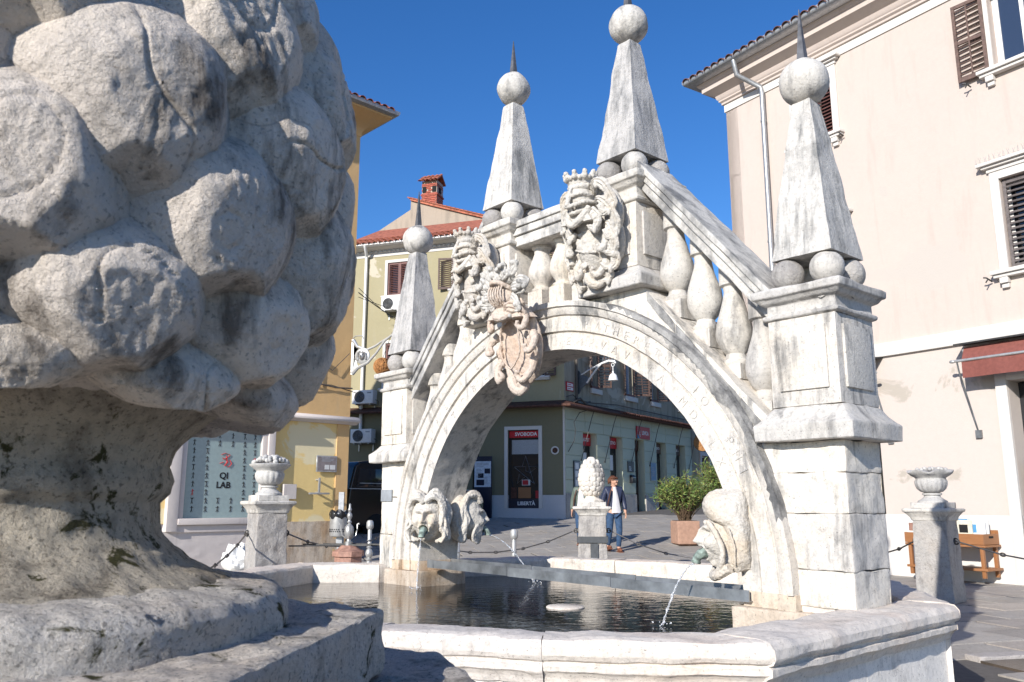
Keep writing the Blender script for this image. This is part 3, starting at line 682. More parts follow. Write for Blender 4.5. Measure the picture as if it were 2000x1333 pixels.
        for k in range(K):
            a = R(-52 + 262 * k / (K - 1)); r1 = .2 + .035 * math.sin(k * 2.1) + (.1 if 13 < 0 else 0) + (.09 * math.exp(-((k - 6) / 1.7) ** 2)); cx, z0 = -.03, .25; tw = .35 * math.sin(k * 1.9)
            leaf(c, [(cx + math.cos(a) * .09, -.07, z0 + math.sin(a) * .09), (cx + math.cos(a + .1) * r1 * .65, -.15 - .02 * (k % 2), z0 + math.sin(a + .1) * r1 * .65), (cx + math.cos(a + tw * .5) * r1, -.15 - .03 * (k % 2), z0 + math.sin(a + tw * .5) * r1), (cx + math.cos(a + tw) * r1 * 1.02, -.19, z0 + math.sin(a + tw) * r1 * 1.02)], .036, .012, 3, 16)
            c.sphere((cx + math.cos(a + tw) * r1 * .98, -.19, z0 + math.sin(a + tw) * r1 * .98), .02, 8, 6)
        build('leaf_crest', c, crest_mat, o, smooth=180, remesh=(.005, 0))
coat(T(.57, -.30, 3.07) @ RX(R(9)) @ RY(R(4)), 0, STONE_CARVE, STONE_CARVE, 'upper carved coat of arms with crowned helmet')
coat(T(-.80, -.29, 3.02) @ RX(R(4)) @ Matrix.Scale(.93, 4), 1, STONE_CARVE, STONE_CARVE, 'left carved coat of arms with crowned helmet')
coat(T(-.22, -.33, 2.47) @ RX(R(7)) @ RY(R(4)) @ Matrix.Scale(1.04, 4), 2, STONE_TERRA, STONE_G, 'orange tinted coat of arms with barred helmet and leafy crest')
# plaque on the left pier
b = MB(); b.box(-2.35, -2.17, -.222, -.205, 1.16, 1.27); build('plaque', b, GREYP, fountain, bevel=.003, label='small grey metal plaque')
# metal channel lying across the basin
a0, a1 = Vector((-1.62, -.06, .60)), Vector((1.66, -.12, .565)); d = (a1 - a0)
ch = thing('metal_channel', 'grey galvanised metal channel lying across the basin between the two feet of the arch', 'channel', uv2w(*a0), FA + math.atan2(d.y, d.x))
ln = d.length; nseg = 3
for k in range(nseg):
    x0, x1 = ln * k / nseg + .004, ln * (k + 1) / nseg - .004; b = MB()
    for pr in (((-.13, -.006), (.13, .0)), ((-.13, .0), (-.122, .06)), ((.122, .0), (.13, .06))):
        b.box(x0, x1, pr[0][0], pr[1][0], pr[0][1] - .004 * k, pr[1][1] - .004 * k)
    build('channel_section', b, STEEL, ch)
lid = thing('sump_lid', 'round pale stone disc lying just at the water surface in the middle of the basin', 'disc', uv2w(.19, -.29, .4))
b = MB(); b.lathe([(.13, 0), (.135, .01), (.135, .035), (.125, .042)], 28); build('disc', b, STONE_RIM, lid)
# water surface and falling jets
b = MB(); b.prism([tuple(uv2w(x * 1.03, y * 1.03)[:2]) for x, y in INN], .2, .43); o = build('water', b, WATER, kind='structure', smooth=0)
for M, far, lab in ((MK1, .1, 'thin jet of water falling from the front facing curly haired mask'), (MK2, .42, 'thin jet of water arcing from the bearded mask in profile'), (MK3, .2, 'thin jet of water arcing left from the hooded mask')):
    p0 = FM @ (M @ Vector((0, -.27, -.195))); dr = (FM.to_3x3() @ (M.to_3x3() @ Vector((0, -1, 0)))).normalized(); b = MB(); n = 26; h = p0.z - .432; rd = random.Random(int(far * 100))
    b.tube([(dr.x * far * t + rd.uniform(-1, 1) * .004 * t, dr.y * far * t + rd.uniform(-1, 1) * .004 * t, -h * t ** (1.7 if far > .15 else 1.2)) for t in [i / (n - 1) for i in range(n)]], [.0042 + .002 * math.sin(i * 1.9) + rd.uniform(-.002, .002) + .003 * i / n for i in range(n)], 7)
    for q in range(14):
        a = rd.uniform(0, 6.3); r = rd.uniform(.01, .07); b.sphere((dr.x * far + r * math.cos(a), dr.y * far + r * math.sin(a), -h + rd.uniform(0, .035)), rd.uniform(.003, .007), 6, 4)
    j = build('water_jet', b, JET, loc=p0, smooth=180); tag(j, lab, 'water jet', 'jets of water from the masks')
# ---------------------------------------------------------------- foreground post crowned by a huge carved pine cone
AX = Vector((-.3, .5, 0))
fp = thing('chain_post', 'huge weathered stone pine cone on a mossy neck and pitted slab, filling the left edge', 'stone post', AX)
PROF = [(1.17, .085), (1.185, .115), (1.20, .135), (1.22, .155), (1.25, .176), (1.29, .189), (1.33, .193), (1.37, .194), (1.41, .188), (1.455, .174), (1.507, .152), (1.55, .122), (1.6, .08), (1.64, .03)]
def prof(z):
    for (z0, r0), (z1, r1) in zip(PROF, PROF[1:]):
        if z <= z1: return r0 + (r1 - r0) * max(0, (z - z0) / (z1 - z0))
    return .02
cb = MB(); cb.lathe([(max(.01, prof(z) - .055), z) for z in [1.178 + .462 * i / 30 for i in range(31)]], 40)
cone = build('pine_cone', cb, STONE_CONE, fp, rough=(.012, .003, 30), smooth=180)
def scale_mb(w, h, dpt, seed, ring=True, low=False):
    # broad domed scale: rounded upper edge, gently convex face, chisel cut lower facets meeting in a ridge
    rd = random.Random(seed); mb = MB(); ox = Vector((seed * 3.7, 1, 2))
    rx, rz = rd.uniform(-.05, .22), rd.uniform(-.08, .12); cut = rd.uniform(.32, .46); kk = rd.uniform(1.4, 1.8); ring = ring and (low or rd.random() < .42); sk = rd.uniform(-.3, .3); fl = rd.uniform(.8, .9)
    nu, nv = (40, 26) if low else (140, 100)
    def fn(u, v):
        a = 2 * math.pi * u; b = math.pi * (.003 + .994 * v)
        sx, sy, sz = math.sin(b) * math.cos(a), -math.cos(b), math.sin(b) * math.sin(a)
        e = 2.05; k = (abs(sx) ** e + abs(sy) ** e + abs(sz) ** e) ** (-1 / e); x, y, z = sx * k, -sy * k, sz * k
        if z < 0: x *= 1 - .6 * (-z) ** 1.2
        zt = max(0, z); ax_ = abs(x - .12 * sk)
        y = min(y, .95 - .10 * x * x - .36 * zt ** 2 + .06 * z, fl + .1 + .05 * sk * x)
        y = min(y, 1.72 + .25 * sk * x - 1.55 * ax_ - .25 * zt)
        y = min(y, .88 + kk * (z + cut + .22 * abs(x - .25 * sk) + .5 * sk * x))
        p = Vector((x * w, y * dpt, z * h * (.9 if z > 0 else 1.1)))
        n = Vector((x * .4, max(.1, y), z * .4)).normalized(); d = 0
        if ring and y > .4:
            q = math.hypot((x - rx) / .14, (z - rz) / (.14 * w / h)); d -= (.0011 * math.exp(-((q - 1) / .16) ** 2) + .0003 * (1 - smooth(.8, 1.1, q))) * (w / .06)
        if not low:
            d += .0005 * fbm(p * 20 + ox, 3) + .0008 * fbm(p * 95 + ox, 4) + .0009 * fbm(Vector((p.x * 240, p.y * 240, p.z * 70)) + ox, 3) * smooth(-.3, .5, noise.noise(p * 18 + ox * 3))
            c = fbm(p * 10 + ox * 2, 2); d += -.0016 * smooth(.38, .44, c)
            cr = abs(noise.noise(Vector((p.x * 15, p.y * 15, p.z * 9)) + ox)); d -= .0018 * (1 - smooth(0, .022, cr)) * (noise.noise(p * 6 + ox) > .0)
        return p + n * d
    mb.grid(fn, nu, nv, wrapu=True); return mb
CAMA = math.atan2(-.5, .3)
rows = [(1.238, 29), (1.262, 12.4), (1.302, 29), (1.350, 12.4), (1.399, 29), (1.447, 12.4), (1.494, 29), (1.542, 12.4), (1.578, 29), (1.61, 12)]
jr = random.Random(21)
for i, (z, ph) in enumerate(rows):
    for k in range(11):
        phi = ph + 360 / 11 * k
        pd = (phi + 180) % 360 - 180
        r = prof(z); sl = (prof(z + .02) - prof(z - .02)) / .04
        w = 2 * math.pi * max(r, .05) / 11 * .58; h = .066 if i > 1 else (.026, .05)[i]; dp = .064
        a = CAMA + R(phi)
        near = abs(pd) < 75 and i < 8
        mb = scale_mb(w, h, dp, i * 11 + k) if near else scale_mb(w, h, dp, i, True, True)
        tilt = math.atan(sl); rc = max(.01, r + .004 - dp * .93) + jr.uniform(-.003, .003)
        M = T(rc * math.cos(a), rc * math.sin(a), z - .004) @ RZ(a - math.pi / 2) @ RX(-tilt * .85 - R(jr.uniform(-3, 3))) @ RY(R(jr.uniform(-6, 6))) @ RZ(R(jr.uniform(-4, 4)))
        build('scale', mb, STONE_CONE, cone, M=M, smooth=180)
nk = MB(); nk.lathe([(.125, 1.215), (.112, 1.203), (.1, 1.192), (.092, 1.182), (.089, 1.172), (.092, 1.163), (.09, 1.156), (.0845, 1.15), (.084, 1.142), (.087, 1.132), (.095, 1.123), (.105, 1.116), (.118, 1.109), (.14, 1.1)], 90)
build('neck', nk, STONE_NECK, fp, rough=(.005, .0018, 60), smooth=180)
dk = MB(); dk.lathe([(.08, 1.07), (.162, 1.07), (.165, 1.074), (.165, 1.092), (.161, 1.098), (.152, 1.1015), (.13, 1.105), (.07, 1.107)], 110)
build('round_base', dk, STONE_SLAB, fp, rough=(.005, .0014, 55), smooth=60)
sb = MB(); sb.prism([(.236 * math.cos(R(a)), .236 * math.sin(R(a))) for a in (-39, 26, 90, 141, 205, 270)], 1.035, 1.078)
build('slab', sb, STONE_SLAB, fp, bevel=.004, rough=(.006, .0022, 45), smooth=60)
sb = MB(); sb.prism([(.315 * math.cos(R(a)), .315 * math.sin(R(a))) for a in (-5, 40, 85, 130, 175, 220, 265, 310)], .95, 1.033)
sb.prism([(.25 * math.cos(R(a)), .25 * math.sin(R(a))) for a in (-5, 40, 85, 130, 175, 220, 265, 310)], .88, .951)
build('cap', sb, STONE_SLAB, fp, bevel=.005, rough=(.008, .0025, 40), smooth=60)
sb = MB(); sb.box(-.2, .2, -.2, .2, 0, .882, RZ(R(30))); build('shaft', sb, STONE_POST, fp, rough=(.05, .006, 12))
# ---------------------------------------------------------------- the other chain posts
PS = 1.2
def post(label, loc, rz, capz, s=1., group='stone posts linked by chains round the fountain'):
    p = thing('chain_post', label, 'stone post', loc, rz, group); p.scale = (PS, PS, PS); capz /= PS
    b = MB(); b.frustum(0, 0, 0, .215 * s, .215 * s, capz - .12, .195 * s, .195 * s); build('shaft', b, STONE_POST, p, rough=(.045, .009, 11), smooth=60, bevel=.008)
    b = MB(); b.sqlathe([(.19 * s, capz - .125), (.205 * s, capz - .12), (.215 * s, capz - .09), (.25 * s, capz - .05), (.262 * s, capz - .04), (.275 * s, capz - .035), (.28 * s, capz - .008), (.265 * s, capz)])
    build('cap', b,  STONE_GL, p, rough=(.05, .004, 9), bevel=.004, bseg=1)
    b = MB(); b.box(-.2 * s, .2 * s, -.2 * s, .2 * s, capz - .002, capz + .055); build('plinth', b, STONE_GL, p, rough=(.05, .004, 9), bevel=.006)
    return p
def rings(p, s, capz, angs):
    capz /= PS
    for a in angs:
        M = RZ(R(a)) @ T(.205 * s, 0, capz - .32); b = MB(); b.sphere((0, 0, 0), .03, 10, 8, M); b.tube([(.03 + .028 * math.cos(t), 0, .028 * math.sin(t)) for t in [6.283 * i / 12 for i in range(12)]], .008, 6, M, closed=True)
        build('iron_ring', b, IRON, p)
# left: fluted urn heaped with stone fruit
LP = Vector((-2.97, 10.3, 0)); lp = post('stone post topped by a fluted urn heaped with stone fruit', LP, R(36), 1.17, .78)
def urn(p, z, fruit, s=1., sq=False):
    b = MB(); b.lathe([(.15 * s, z), (.15 * s, z + .02), (.12 * s, z + .035), (.085 * s, z + .06), (.082 * s, z + .075), (.1 * s, z + .08), (.1 * s, z + .095), (.08 * s, z + .1)], 28); build('urn_foot', b, STONE_URN, p)
    b = MB(); n = 96
    pr = [(.07, .1), (.11, .11), (.145, .14), (.162, .18), (.165, .215), (.15, .24), (.155, .25), (.2, .275), (.232, .3), (.236, .312), (.2, .318), (.02, .32)]
    for r, zz in pr:
        for k in range(n):
            a = 2 * math.pi * k / n; fl = 1 + (.05 * (abs(math.sin(a * 8)) - .6) if .105 < zz < .235 else 0); wv = (.014 * math.sin(a * 6) if sq and zz > .28 else 0)
            b.v.append((r * s * fl * math.cos(a), r * s * fl * math.sin(a), z + zz + wv))
    for i in range(len(pr) - 1):
        for k in range(n): b.f.append((i * n + k, i * n + (k + 1) % n, (i + 1) * n + (k + 1) % n, (i + 1) * n + k))
    b.f.append(tuple((len(pr) - 1) * n + k for k in range(n)))
    build('urn_bowl', b, STONE_URN, p, rough=(.05, .002, 20), smooth=50)
    rd = random.Random(4)
    for k in range(46 if fruit else 16):
        a = rd.uniform(0, 6.283); q = math.sqrt(rd.random()); rr = .195 * s * q; hh = (.06 if fruit else .012) * (1 - q * q) + .012
        b = MB(); b.sphere((0, 0, 0), rd.uniform(.024, .036) * (1 if fruit else .9), 10, 7, sc=(1, .85, .8)); build('stone_fruit', b, STONE_URN, p, M=T(rr * math.cos(a), rr * math.sin(a), z + .315 + hh) @ Euler((rd.random(), rd.random(), rd.random() * 6)).to_matrix().to_4x4(), smooth=180)
urn(lp, 1.17 / PS + .055, True, .88); rings(lp, .78, 1.17, (150, -30))
RP = Vector((5.08, 10.2, 0)); rp = post('stone post topped by an open fluted urn, right of the basin', RP, R(-46), 1.085, .81)
urn(rp, 1.085 / PS + .05, False, .92, True); rings(rp, .74, 1.085, (0, 200))
CP = Vector((1.295, 13.7, 0)); cp = post('stone post topped by a pale pine cone, seen through the arch', CP, R(-5), 1.09, .92)
DZ = 1.09 / PS - 1.09
b = MB(); b.lathe([(.16, 1.145), (.16, 1.165), (.13, 1.18), (.09, 1.2), (.082, 1.225), (.1, 1.235), (.1, 1.25), (.08, 1.255)], 28); build('neck', b, STONE_W, cp, loc=(0, 0, DZ))
CPR = lambda t: .19 * (math.sin(math.pi * (t * .86 + .1)) ** .62) * (1.06 - .3 * t)
b = MB(); b.lathe([(CPR(t) * .9, 1.25 + .5 * t) for t in [i / 14 for i in range(15)]], 30); sc = build('pine_cone', b, STONE_W, cp, smooth=180, loc=(0, 0, DZ))
pm = build('scale', scale_mb(.056, .05, .034, 5, True, True), STONE_W, sc, smooth=180); first = True
for i in range(8):
    t = .04 + i * .115; z = 1.25 + .5 * t; n = 11 if i < 6 else 8
    for k in range(n):
        a = 2 * math.pi * (k + .5 * (i % 2)) / n; r = CPR(t); sl = (CPR(t + .04) - CPR(t - .04)) / .04
        M = T(r * .9 * math.cos(a), r * .9 * math.sin(a), z) @ RZ(a - math.pi / 2) @ RX(-math.atan(sl) * .6 - .12) @ Matrix.Diagonal((min(1, max(.35, r / .17)), .8, 1, 1))
        if first: pm.matrix_local = M; first = False
        else: inst(pm, sc, M)
rings(cp, .92, 1.09, (10, 182))
b = MB(); b.box(-.205, .205, -.212, -.2, .62, .7); b.box(-.205, -.2, -.212, .2, .6, .7); b.box(.2, .205, -.212, .2, .6, .7); b.box(-.03, .07, -.214, -.201, .3, .61); build('floodlight_bracket', b, plain('dark_grey_coated_metal', (.07, .075, .08), .5, .2), cp, loc=(0, 0, DZ))
b = MB(); b.box(-.03, .06, -.29, -.21, .33, .43); b.box(-.02, .05, -.3, -.289, .335, .36); build('floodlight', b, ZINC, cp, bevel=.004, loc=(0, 0, DZ))
# chains of long bar links
def link_mb(l):
    b = MB(); b.tube([(0.03, 0, 0), (l - .03, 0, 0)], .0095, 7)
    for x in (.018, l - .018): b.tube([(x + .03 * math.cos(t), .018 * math.sin(t), 0) for t in [6.283 * i / 12 for i in range(12)]], .0075, 6, closed=True)
    return b
LK = {}
def chain(p0, p1, sag, nl, label):
    p0, p1 = Vector(p0), Vector(p1); c = thing('chain', label, 'chain', p0, 0, 'iron chains hung between the stone posts'); L_ = None
    pts = [p0.lerp(p1, i / nl) - Vector((0, 0, sag * 4 * (i / nl) * (1 - i / nl))) for i in range(nl + 1)]
    for i in range(nl):
        d = pts[i + 1] - pts[i]; key = round(d.length, 2)
        M = T(*(pts[i] - p0)) @ d.to_track_quat('X', 'Z').to_matrix().to_4x4() @ RX(R(90 * (i % 2)))
        if key not in LK: LK[key] = build('link', link_mb(d.length + .02), CHAINM, c, M=M)
        else:
            o = LK[key].copy(); COL.objects.link(o); o.parent = c; o.matrix_local = M
def pr(P, capz, a, rz, s=.95): return P + Vector((.25 * s * PS * math.cos(R(a) + rz), .25 * s * PS * math.sin(R(a) + rz), capz - .32 * PS))
chain(pr(LP, 1.17, 150, R(36), .78), (-2.3, 4.6, .82), .28, 9, 'chain running from the fruit urn post down towards the foreground')
chain(pr(LP, 1.17, -30, R(36), .78), (-1.9, 13.2, .72), .2, 6, 'chain running from the fruit urn post to behind the left foot of the arch')
chain(pr(CP, 1.09, 182, R(-5)), (-1.9, 13.2, .72), .34, 7, 'chain sagging to the left from the post with the pale pine cone')
chain(pr(CP, 1.09, 10, R(-5)), (4.5, 12.6, .72), .42, 7, 'chain sagging to the right from the post with the pale pine cone')
chain(pr(RP, 1.085, 0, R(-46), .74), (6.9, 7.6, .75), .24, 6, 'chain hanging to the right from the half shaded urn post')
chain(pr(RP, 1.085, 200, R(-46), .74), (4.5, 12.6, .72), .24, 7, 'chain running behind the right pier from the half shaded urn post')
# ---------------------------------------------------------------- ground, paving, kerbs
def ground_mb(x0, x1, ys, dz):
    b = MB(); 
    for y in ys: b.v += [(x0, y, gz(0, y) + dz), (x1, y, gz(0, y) + dz)]
    for i in range(len(ys) - 1): b.f.append((2 * i, 2 * i + 1, 2 * i + 3, 2 * i + 2))
    return b
ground = build('ground', ground_mb(-400, 400, [-300, -20, 0, 10, 17, 19, 21, 23, 25, 30, 40, 80, 300, 900], -.012), JOINT, kind='structure', smooth=0)
def in_basin(x, y):
    q = FM.inverted() @ Vector((x, y, 0)); return -2.9 < q.x < 2.5 and -2.7 < q.y < 2.2
rd = random.Random(3); slabs = []
pa = R(18); ca, sa = math.cos(pa), math.sin(pa); W_, D_ = 1.0, .52
for j in range(-30, 70):
    for i in range(-40, 45):
        u0 = i * W_ + (.5 * W_ if j % 2 else 0) + rd.uniform(-.03, .03); v0 = j * D_
        cx, cy = (u0 + W_ / 2) * ca - (v0 + D_ / 2) * sa, (u0 + W_ / 2) * sa + (v0 + D_ / 2) * ca
        if not (2.2 < cy < 27 and abs(cx) < 4 + .72 * cy): continue
        if in_basin(cx, cy): continue
        slabs.append((cx, cy, u0, v0))
vis = lambda s: (s[0] > 1.9 and 4 < s[1] < 13) or (s[1] > 11.5 and -1.2 < s[0] < 7 and s[1] < 24) or (s[0] < -1.9 and 10 < s[1] < 18)
slabs.sort(key=lambda s: (not vis(s), s[1]))
def slab_box(b, u0, v0, ox=0, oy=0):
    h = rd.uniform(-.004, .004); g = rd.uniform(.009, .016)
    P = [(u0 + g, v0 + g), (u0 + W_ - g, v0 + g), (u0 + W_ - g, v0 + D_ - g), (u0 + g, v0 + D_ - g)]
    Q = [(x * ca - y * sa, x * sa + y * ca) for x, y in P]
    top = [(x - ox, y - oy, gz(x, y) + h) for x, y in Q]; bot = [(x - ox, y - oy, gz(x, y) - .05) for x, y in Q]
    b.add(bot + top, [(0, 3, 2, 1), (4, 5, 6, 7), (0, 1, 5, 4), (1, 2, 6, 5), (2, 3, 7, 6), (3, 0, 4, 7)])
PV = [PAVE, stone('darker_paving_stone', (.33, .305, .28), (.23, .215, .2), .45, .7, None, 0, streak=(1.2, 1.2, 1.2), bscale=30, bstr=.4, rough=.75), stone('warmer_paving_stone', (.42, .38, .34), (.3, .27, .24), .45, .7, None, 0, streak=(1.2, 1.2, 1.2), bscale=30, bstr=.4, rough=.75)]
for s in slabs[:290]:
    b = MB(); slab_box(b, s[2], s[3]); build('paving_stone', b, rd.choice(PV), ground, smooth=0)
b = MB()
for s in slabs[290:]: slab_box(b, s[2], s[3])
o = build('paving_stones', b, PAVE, ground, smooth=0, kind='stuff')
# raised kerb with a wet gutter on the right
kx = Vector((3.45, 6.45, 0)); kd = Vector((.93, .22, 0)).normalized(); kn = Vector((-kd.y, kd.x, 0))
for k in range(6):
    p = kx + kd * (k * 1.0); b = MB(); b.box(.004, .996, 0, .16, -.05, .03)
    build('kerb_stone', b, KERB, ground, M=T(*p) @ RZ(math.atan2(kd.y, kd.x)), bevel=.008, rough=(.08, .005, 6))
WET = stone('wet_dark_paving', (.12, .095, .075), (.06, .05, .04), .45, .65, None, 0, streak=(1, 1, 1), bscale=30, rough=.3)
b = MB(); b.box(0, 6, -.62, -.002, -.03, .006); build('gutter', b, WET, M=T(*kx) @ RZ(math.atan2(kd.y, kd.x)), kind='structure', smooth=0)
# ---------------------------------------------------------------- houses
class Fac:                                             # local frame of a facade: x to the viewer's right, y into the wall, z up
    def __init__(s, o, deg, sc=1, z=0): s.o = Vector((*o, z)); s.a = R(deg); s.M = T(*s.o) @ RZ(s.a) @ Matrix.Scale(sc, 4)
    def w(s, x, y, z): return s.M @ Vector((x, y, z))
def wall_mb(x0, x1, z0, z1, ops=(), depth=.2, y=0.):
    xs = sorted({x0, x1, *[q for o in ops for q in o[:2]]}); zs = sorted({z0, z1, *[q for o in ops for q in o[2:4]]}); b = MB()
    xs = [q for q in xs if x0 <= q <= x1]; zs = [q for q in zs if z0 <= q <= z1]
    for i in range(len(xs) - 1):
        for j in range(len(zs) - 1):
            cx, cz = (xs[i] + xs[i + 1]) / 2, (zs[j] + zs[j + 1]) / 2
            if any(o[0] < cx < o[1] and o[2] < cz < o[3] for o in ops): continue
            b.add([(xs[i], y, zs[j]), (xs[i + 1], y, zs[j]), (xs[i + 1], y, zs[j + 1]), (xs[i], y, zs[j + 1])], [(0, 1, 2, 3)])
    for o in ops:
        a, c, d, e = max(o[0], x0), min(o[1], x1), max(o[2], z0), min(o[3], z1)
        if a >= c or d >= e: continue
        b.add([(a, y, d), (c, y, d), (c, y, e), (a, y, e), (a, y + depth, d), (c, y + depth, d), (c, y + depth, e), (a, y + depth, e)],
              [(0, 4, 7, 3), (1, 2, 6, 5)] + ([(3, 7, 6, 2)] if e == o[3] else []) + ([(0, 1, 5, 4)] if d == o[2] else []))
    return b
def frame_mb(x0, x1, z0, z1, wd, y0, y1, bottom=True):
    b = MB(); b.box(x0 - wd, x0, y0, y1, z0 - (wd if bottom else 0), z1 + wd); b.box(x1, x1 + wd, y0, y1, z0 - (wd if bottom else 0), z1 + wd); b.box(x0 + .001, x1 - .001, y0, y1, z1, z1 + wd)
    if bottom: b.box(x0 + .001, x1 - .001, y0, y1, z0 - wd, z0)
    return b
def tile_mb(l=.34, r=.085):
    b = MB(); n = 8
    for y, rr in ((-l / 2, r), (l / 2, r * .8)):
        for q in (1, .86):
            for k in range(n + 1):
                a = math.pi * k / n; b.v.append((rr * q * math.cos(a), y, rr * q * math.sin(a) * .8))
    m = n + 1
    for k in range(n): b.f += [(k, k + 1, 2 * m + k + 1, 2 * m + k), (m + k + 1, m + k, 3 * m + k, 3 * m + k + 1), (k + 1, k, m + k, m + k + 1), (2 * m + k, 2 * m + k + 1, 3 * m + k + 1, 3 * m + k)]
    b.f += [(0, 2 * m, 3 * m, m), (n, m + n, 3 * m + n, 2 * m + n)]
    return b
def tiles(parent, F, x0, x1, y, z, mat, slope=.35, pitch=.2, rows=2, rz=0, jit=.012):
    src = None; n = int((x1 - x0) / pitch); rd = random.Random(n)
    for r in range(rows):
        for k in range(n):
            M = F @ RZ(rz) @ T(x0 + pitch * (k + .5) + rd.uniform(-jit, jit), y + r * .28, z + r * .28 * slope + rd.uniform(0, .012)) @ RX(math.atan(slope) - .05) @ RZ(rd.uniform(-.04, .04))
            if src is None: src = build('roof_tile', tile_mb(), mat, parent, M=M, smooth=60)
            else: inst(src, parent, M)
def slats(parent, x0, x1, z0, z1, n, mat, y=0., M=None, share=None):
    src = None
    for k in range(n):
        z = z0 + (z1 - z0) * (k + .5) / n; Q = T((x0 + x1) / 2, y, z) @ RX(R(38))
        if src is None:
            b = MB(); b.box(-(x1 - x0) / 2, (x1 - x0) / 2, -.03, .03, -.005, .005); src = build('slat', b, mat, parent, M=Q, smooth=0)
        else: inst(src, parent, Q)
def shutter(parent, F, x, z, wd, h, mat, n=10, ang=0, halves=2, lo=True, mull=False, real=True):   # hinged at x, opening to +x (wd>0) or -x
    s = 1 if wd > 0 else -1; wd = abs(wd); b = MB(); t = .05
    b.box(0, t, -.018, .018, 0, h); b.box(wd - t, wd, -.018, .018, 0, h); b.box(t + .001, wd - t - .001, -.017, .017, 0, .08); b.box(t + .001, wd - t - .001, -.017, .017, h - .06, h)
    if halves == 2: b.box(t + .001, wd - t - .001, -.017, .017, h * .5 - .03, h * .5 + .03)
    if mull: b.box(wd / 2 - .012, wd / 2 + .012, -.03, -.019, .08, h - .06)
    M = F @ T(x, 0, z) @ RZ(ang) @ (Matrix.Diagonal((s, 1, 1, 1)) if s > 0 else T(-wd, 0, 0))
    if not real:
        for k in range(n): 
            zz = .09 + (h - .16) * (k + .5) / n; b.box(t, wd - t, -.02, .02, zz - .006, zz + .006, T(0, 0, zz) @ RX(R(38)) @ T(0, 0, -zz))
        return build('shutter', b, mat, parent, M=M, smooth=0)
    o = build('shutter', b, mat, parent, M=M, smooth=0, bevel=.003, bseg=1)
    segs = [(.085, h * .5 - .035), (h * .5 + .035, h - .065)] if halves == 2 else [(.085, h - .065)]
    for a, c in segs: slats(o, t - .004, wd - t + .004, a, c, max(3, round(n * (c - a) / h)), mat)
    return o
# ---- pale pink house on the right
PK = Fac((4.53, 16.3), -56.37); H1 = thing('pink_house', 'pale pink plastered house with brown shutters and red awnings on the right', 'house', PK.o, PK.a)
I = Matrix()
W1 = (5.36, 6.2, 7.76, 9.05); W2 = (1.72, 2.5, 7.8, 9.0); W3 = (5.23, 6.1, 4.56, 5.99); W4 = (1.72, 2.5, 4.56, 5.99); DR = (5.02, 6.6, .05, 2.92); DR2 = (.9, 2.9, .05, 2.9)
build('upper_wall', wall_mb(0, 10, 3.76, 9.3, (W1, W2, W3, W4), .22), PINK, H1)
build('lower_wall', wall_mb(0, 10, .96, 3.57, (DR, DR2), .35), PINK_LOW, H1)
build('plinth', wall_mb(0, 10, -.1, .965, (DR, DR2), .35, -.03), WHITE_TRIM, H1)
b = MB(); b.box(-.0, .3, .0, 7, -.1, 9.3); b.box(0, 10, 6.9, 7, 0, 9.3); b.box(9.9, 10, 0, 7, 0, 9.3); build('side_wall', b, PINK, H1)
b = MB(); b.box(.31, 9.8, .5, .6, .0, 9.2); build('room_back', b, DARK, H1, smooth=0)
b = MB(); b.box(-.06, 10, -.06, .0, 3.55, 3.775); build('string_course', b, WHITE_TRIM, H1, bevel=.01)
cp_ = [(0, 7), (0, 0), (10, 0)]
b = MB(); b.sweep(cp_, [(0, 9.25), (.025, 9.25), (.025, 9.405), (0, 9.405)], closed=False); build('frieze', b, WHITE_TRIM, H1)
b = MB(); b.sweep(cp_, [(0, 9.41), (.03, 9.41), (.06, 9.42), (.06, 9.46), (.1, 9.49), (.1, 9.52), (.13, 9.55), (.15, 9.62), (.3, 9.70), (.34, 9.72), (.34, 9.82), (.38, 9.84), (.42, 9.9), (0, 9.92)], closed=False); build('cornice', b, PINK, H1, smooth=30)
b = MB(); b.sweep(cp_, [(.40, 9.905), (.54, 9.905), (.6, 9.93), (.63, 9.98), (.63, 10.04), (.61, 10.04), (.6, 9.99), (.52, 9.94), (.40, 9.94)], closed=False); build('gutter', b, ZINC, H1)
b = MB(); b.add([(-.6, -.6, 9.99), (10, -.6, 9.99), (10, 3.5, 11.4), (3.5, 3.5, 11.4), (-.6, 7, 9.99)], [(0, 1, 2, 3), (0, 3, 4)]); rf = build('roof', b, TILE_D, H1)
tiles(rf, I, -.6, 6.4, -.5, 10.02, TILE_D, rows=2)
b = MB(); b.tube([(.74, -.56, 9.93), (.75, -.5, 9.62), (.86, -.3, 9.5), (1.0, -.1, 9.36), (1.02, -.09, 9.25), (.98, -.09, .2)], .05, 10); 
for z in (8.6, 6.1, 3.0, 1.2): b.lathe([(.058, z), (.058, z + .04)], 10, T(.98 + .004 * z, -.09, 0))
build('downpipe', b, ZINC, H1, smooth=50)
def window(par, F, o, frame_mat, rec=.13, mull=True, gl=GLASS, wd=.06):
    x0, x1, z0, z1 = o; b = frame_mb(x0 + wd, x1 - wd, z0 + wd, z1 - wd, wd, rec, rec + .05)
    if mull: b.box((x0 + x1) / 2 - .03, (x0 + x1) / 2 + .03, rec - .004, rec + .045, z0 + .061, z1 - .061)
    f = build('window', b, frame_mat, par, M=F, smooth=0, bevel=.006, bseg=1)
    g = MB(); g.box(x0 + wd * .8, x1 - wd * .8, rec + .02, rec + .03, z0 + wd * .8, z1 - wd * .8); build('pane', g, gl, f, smooth=0); return f
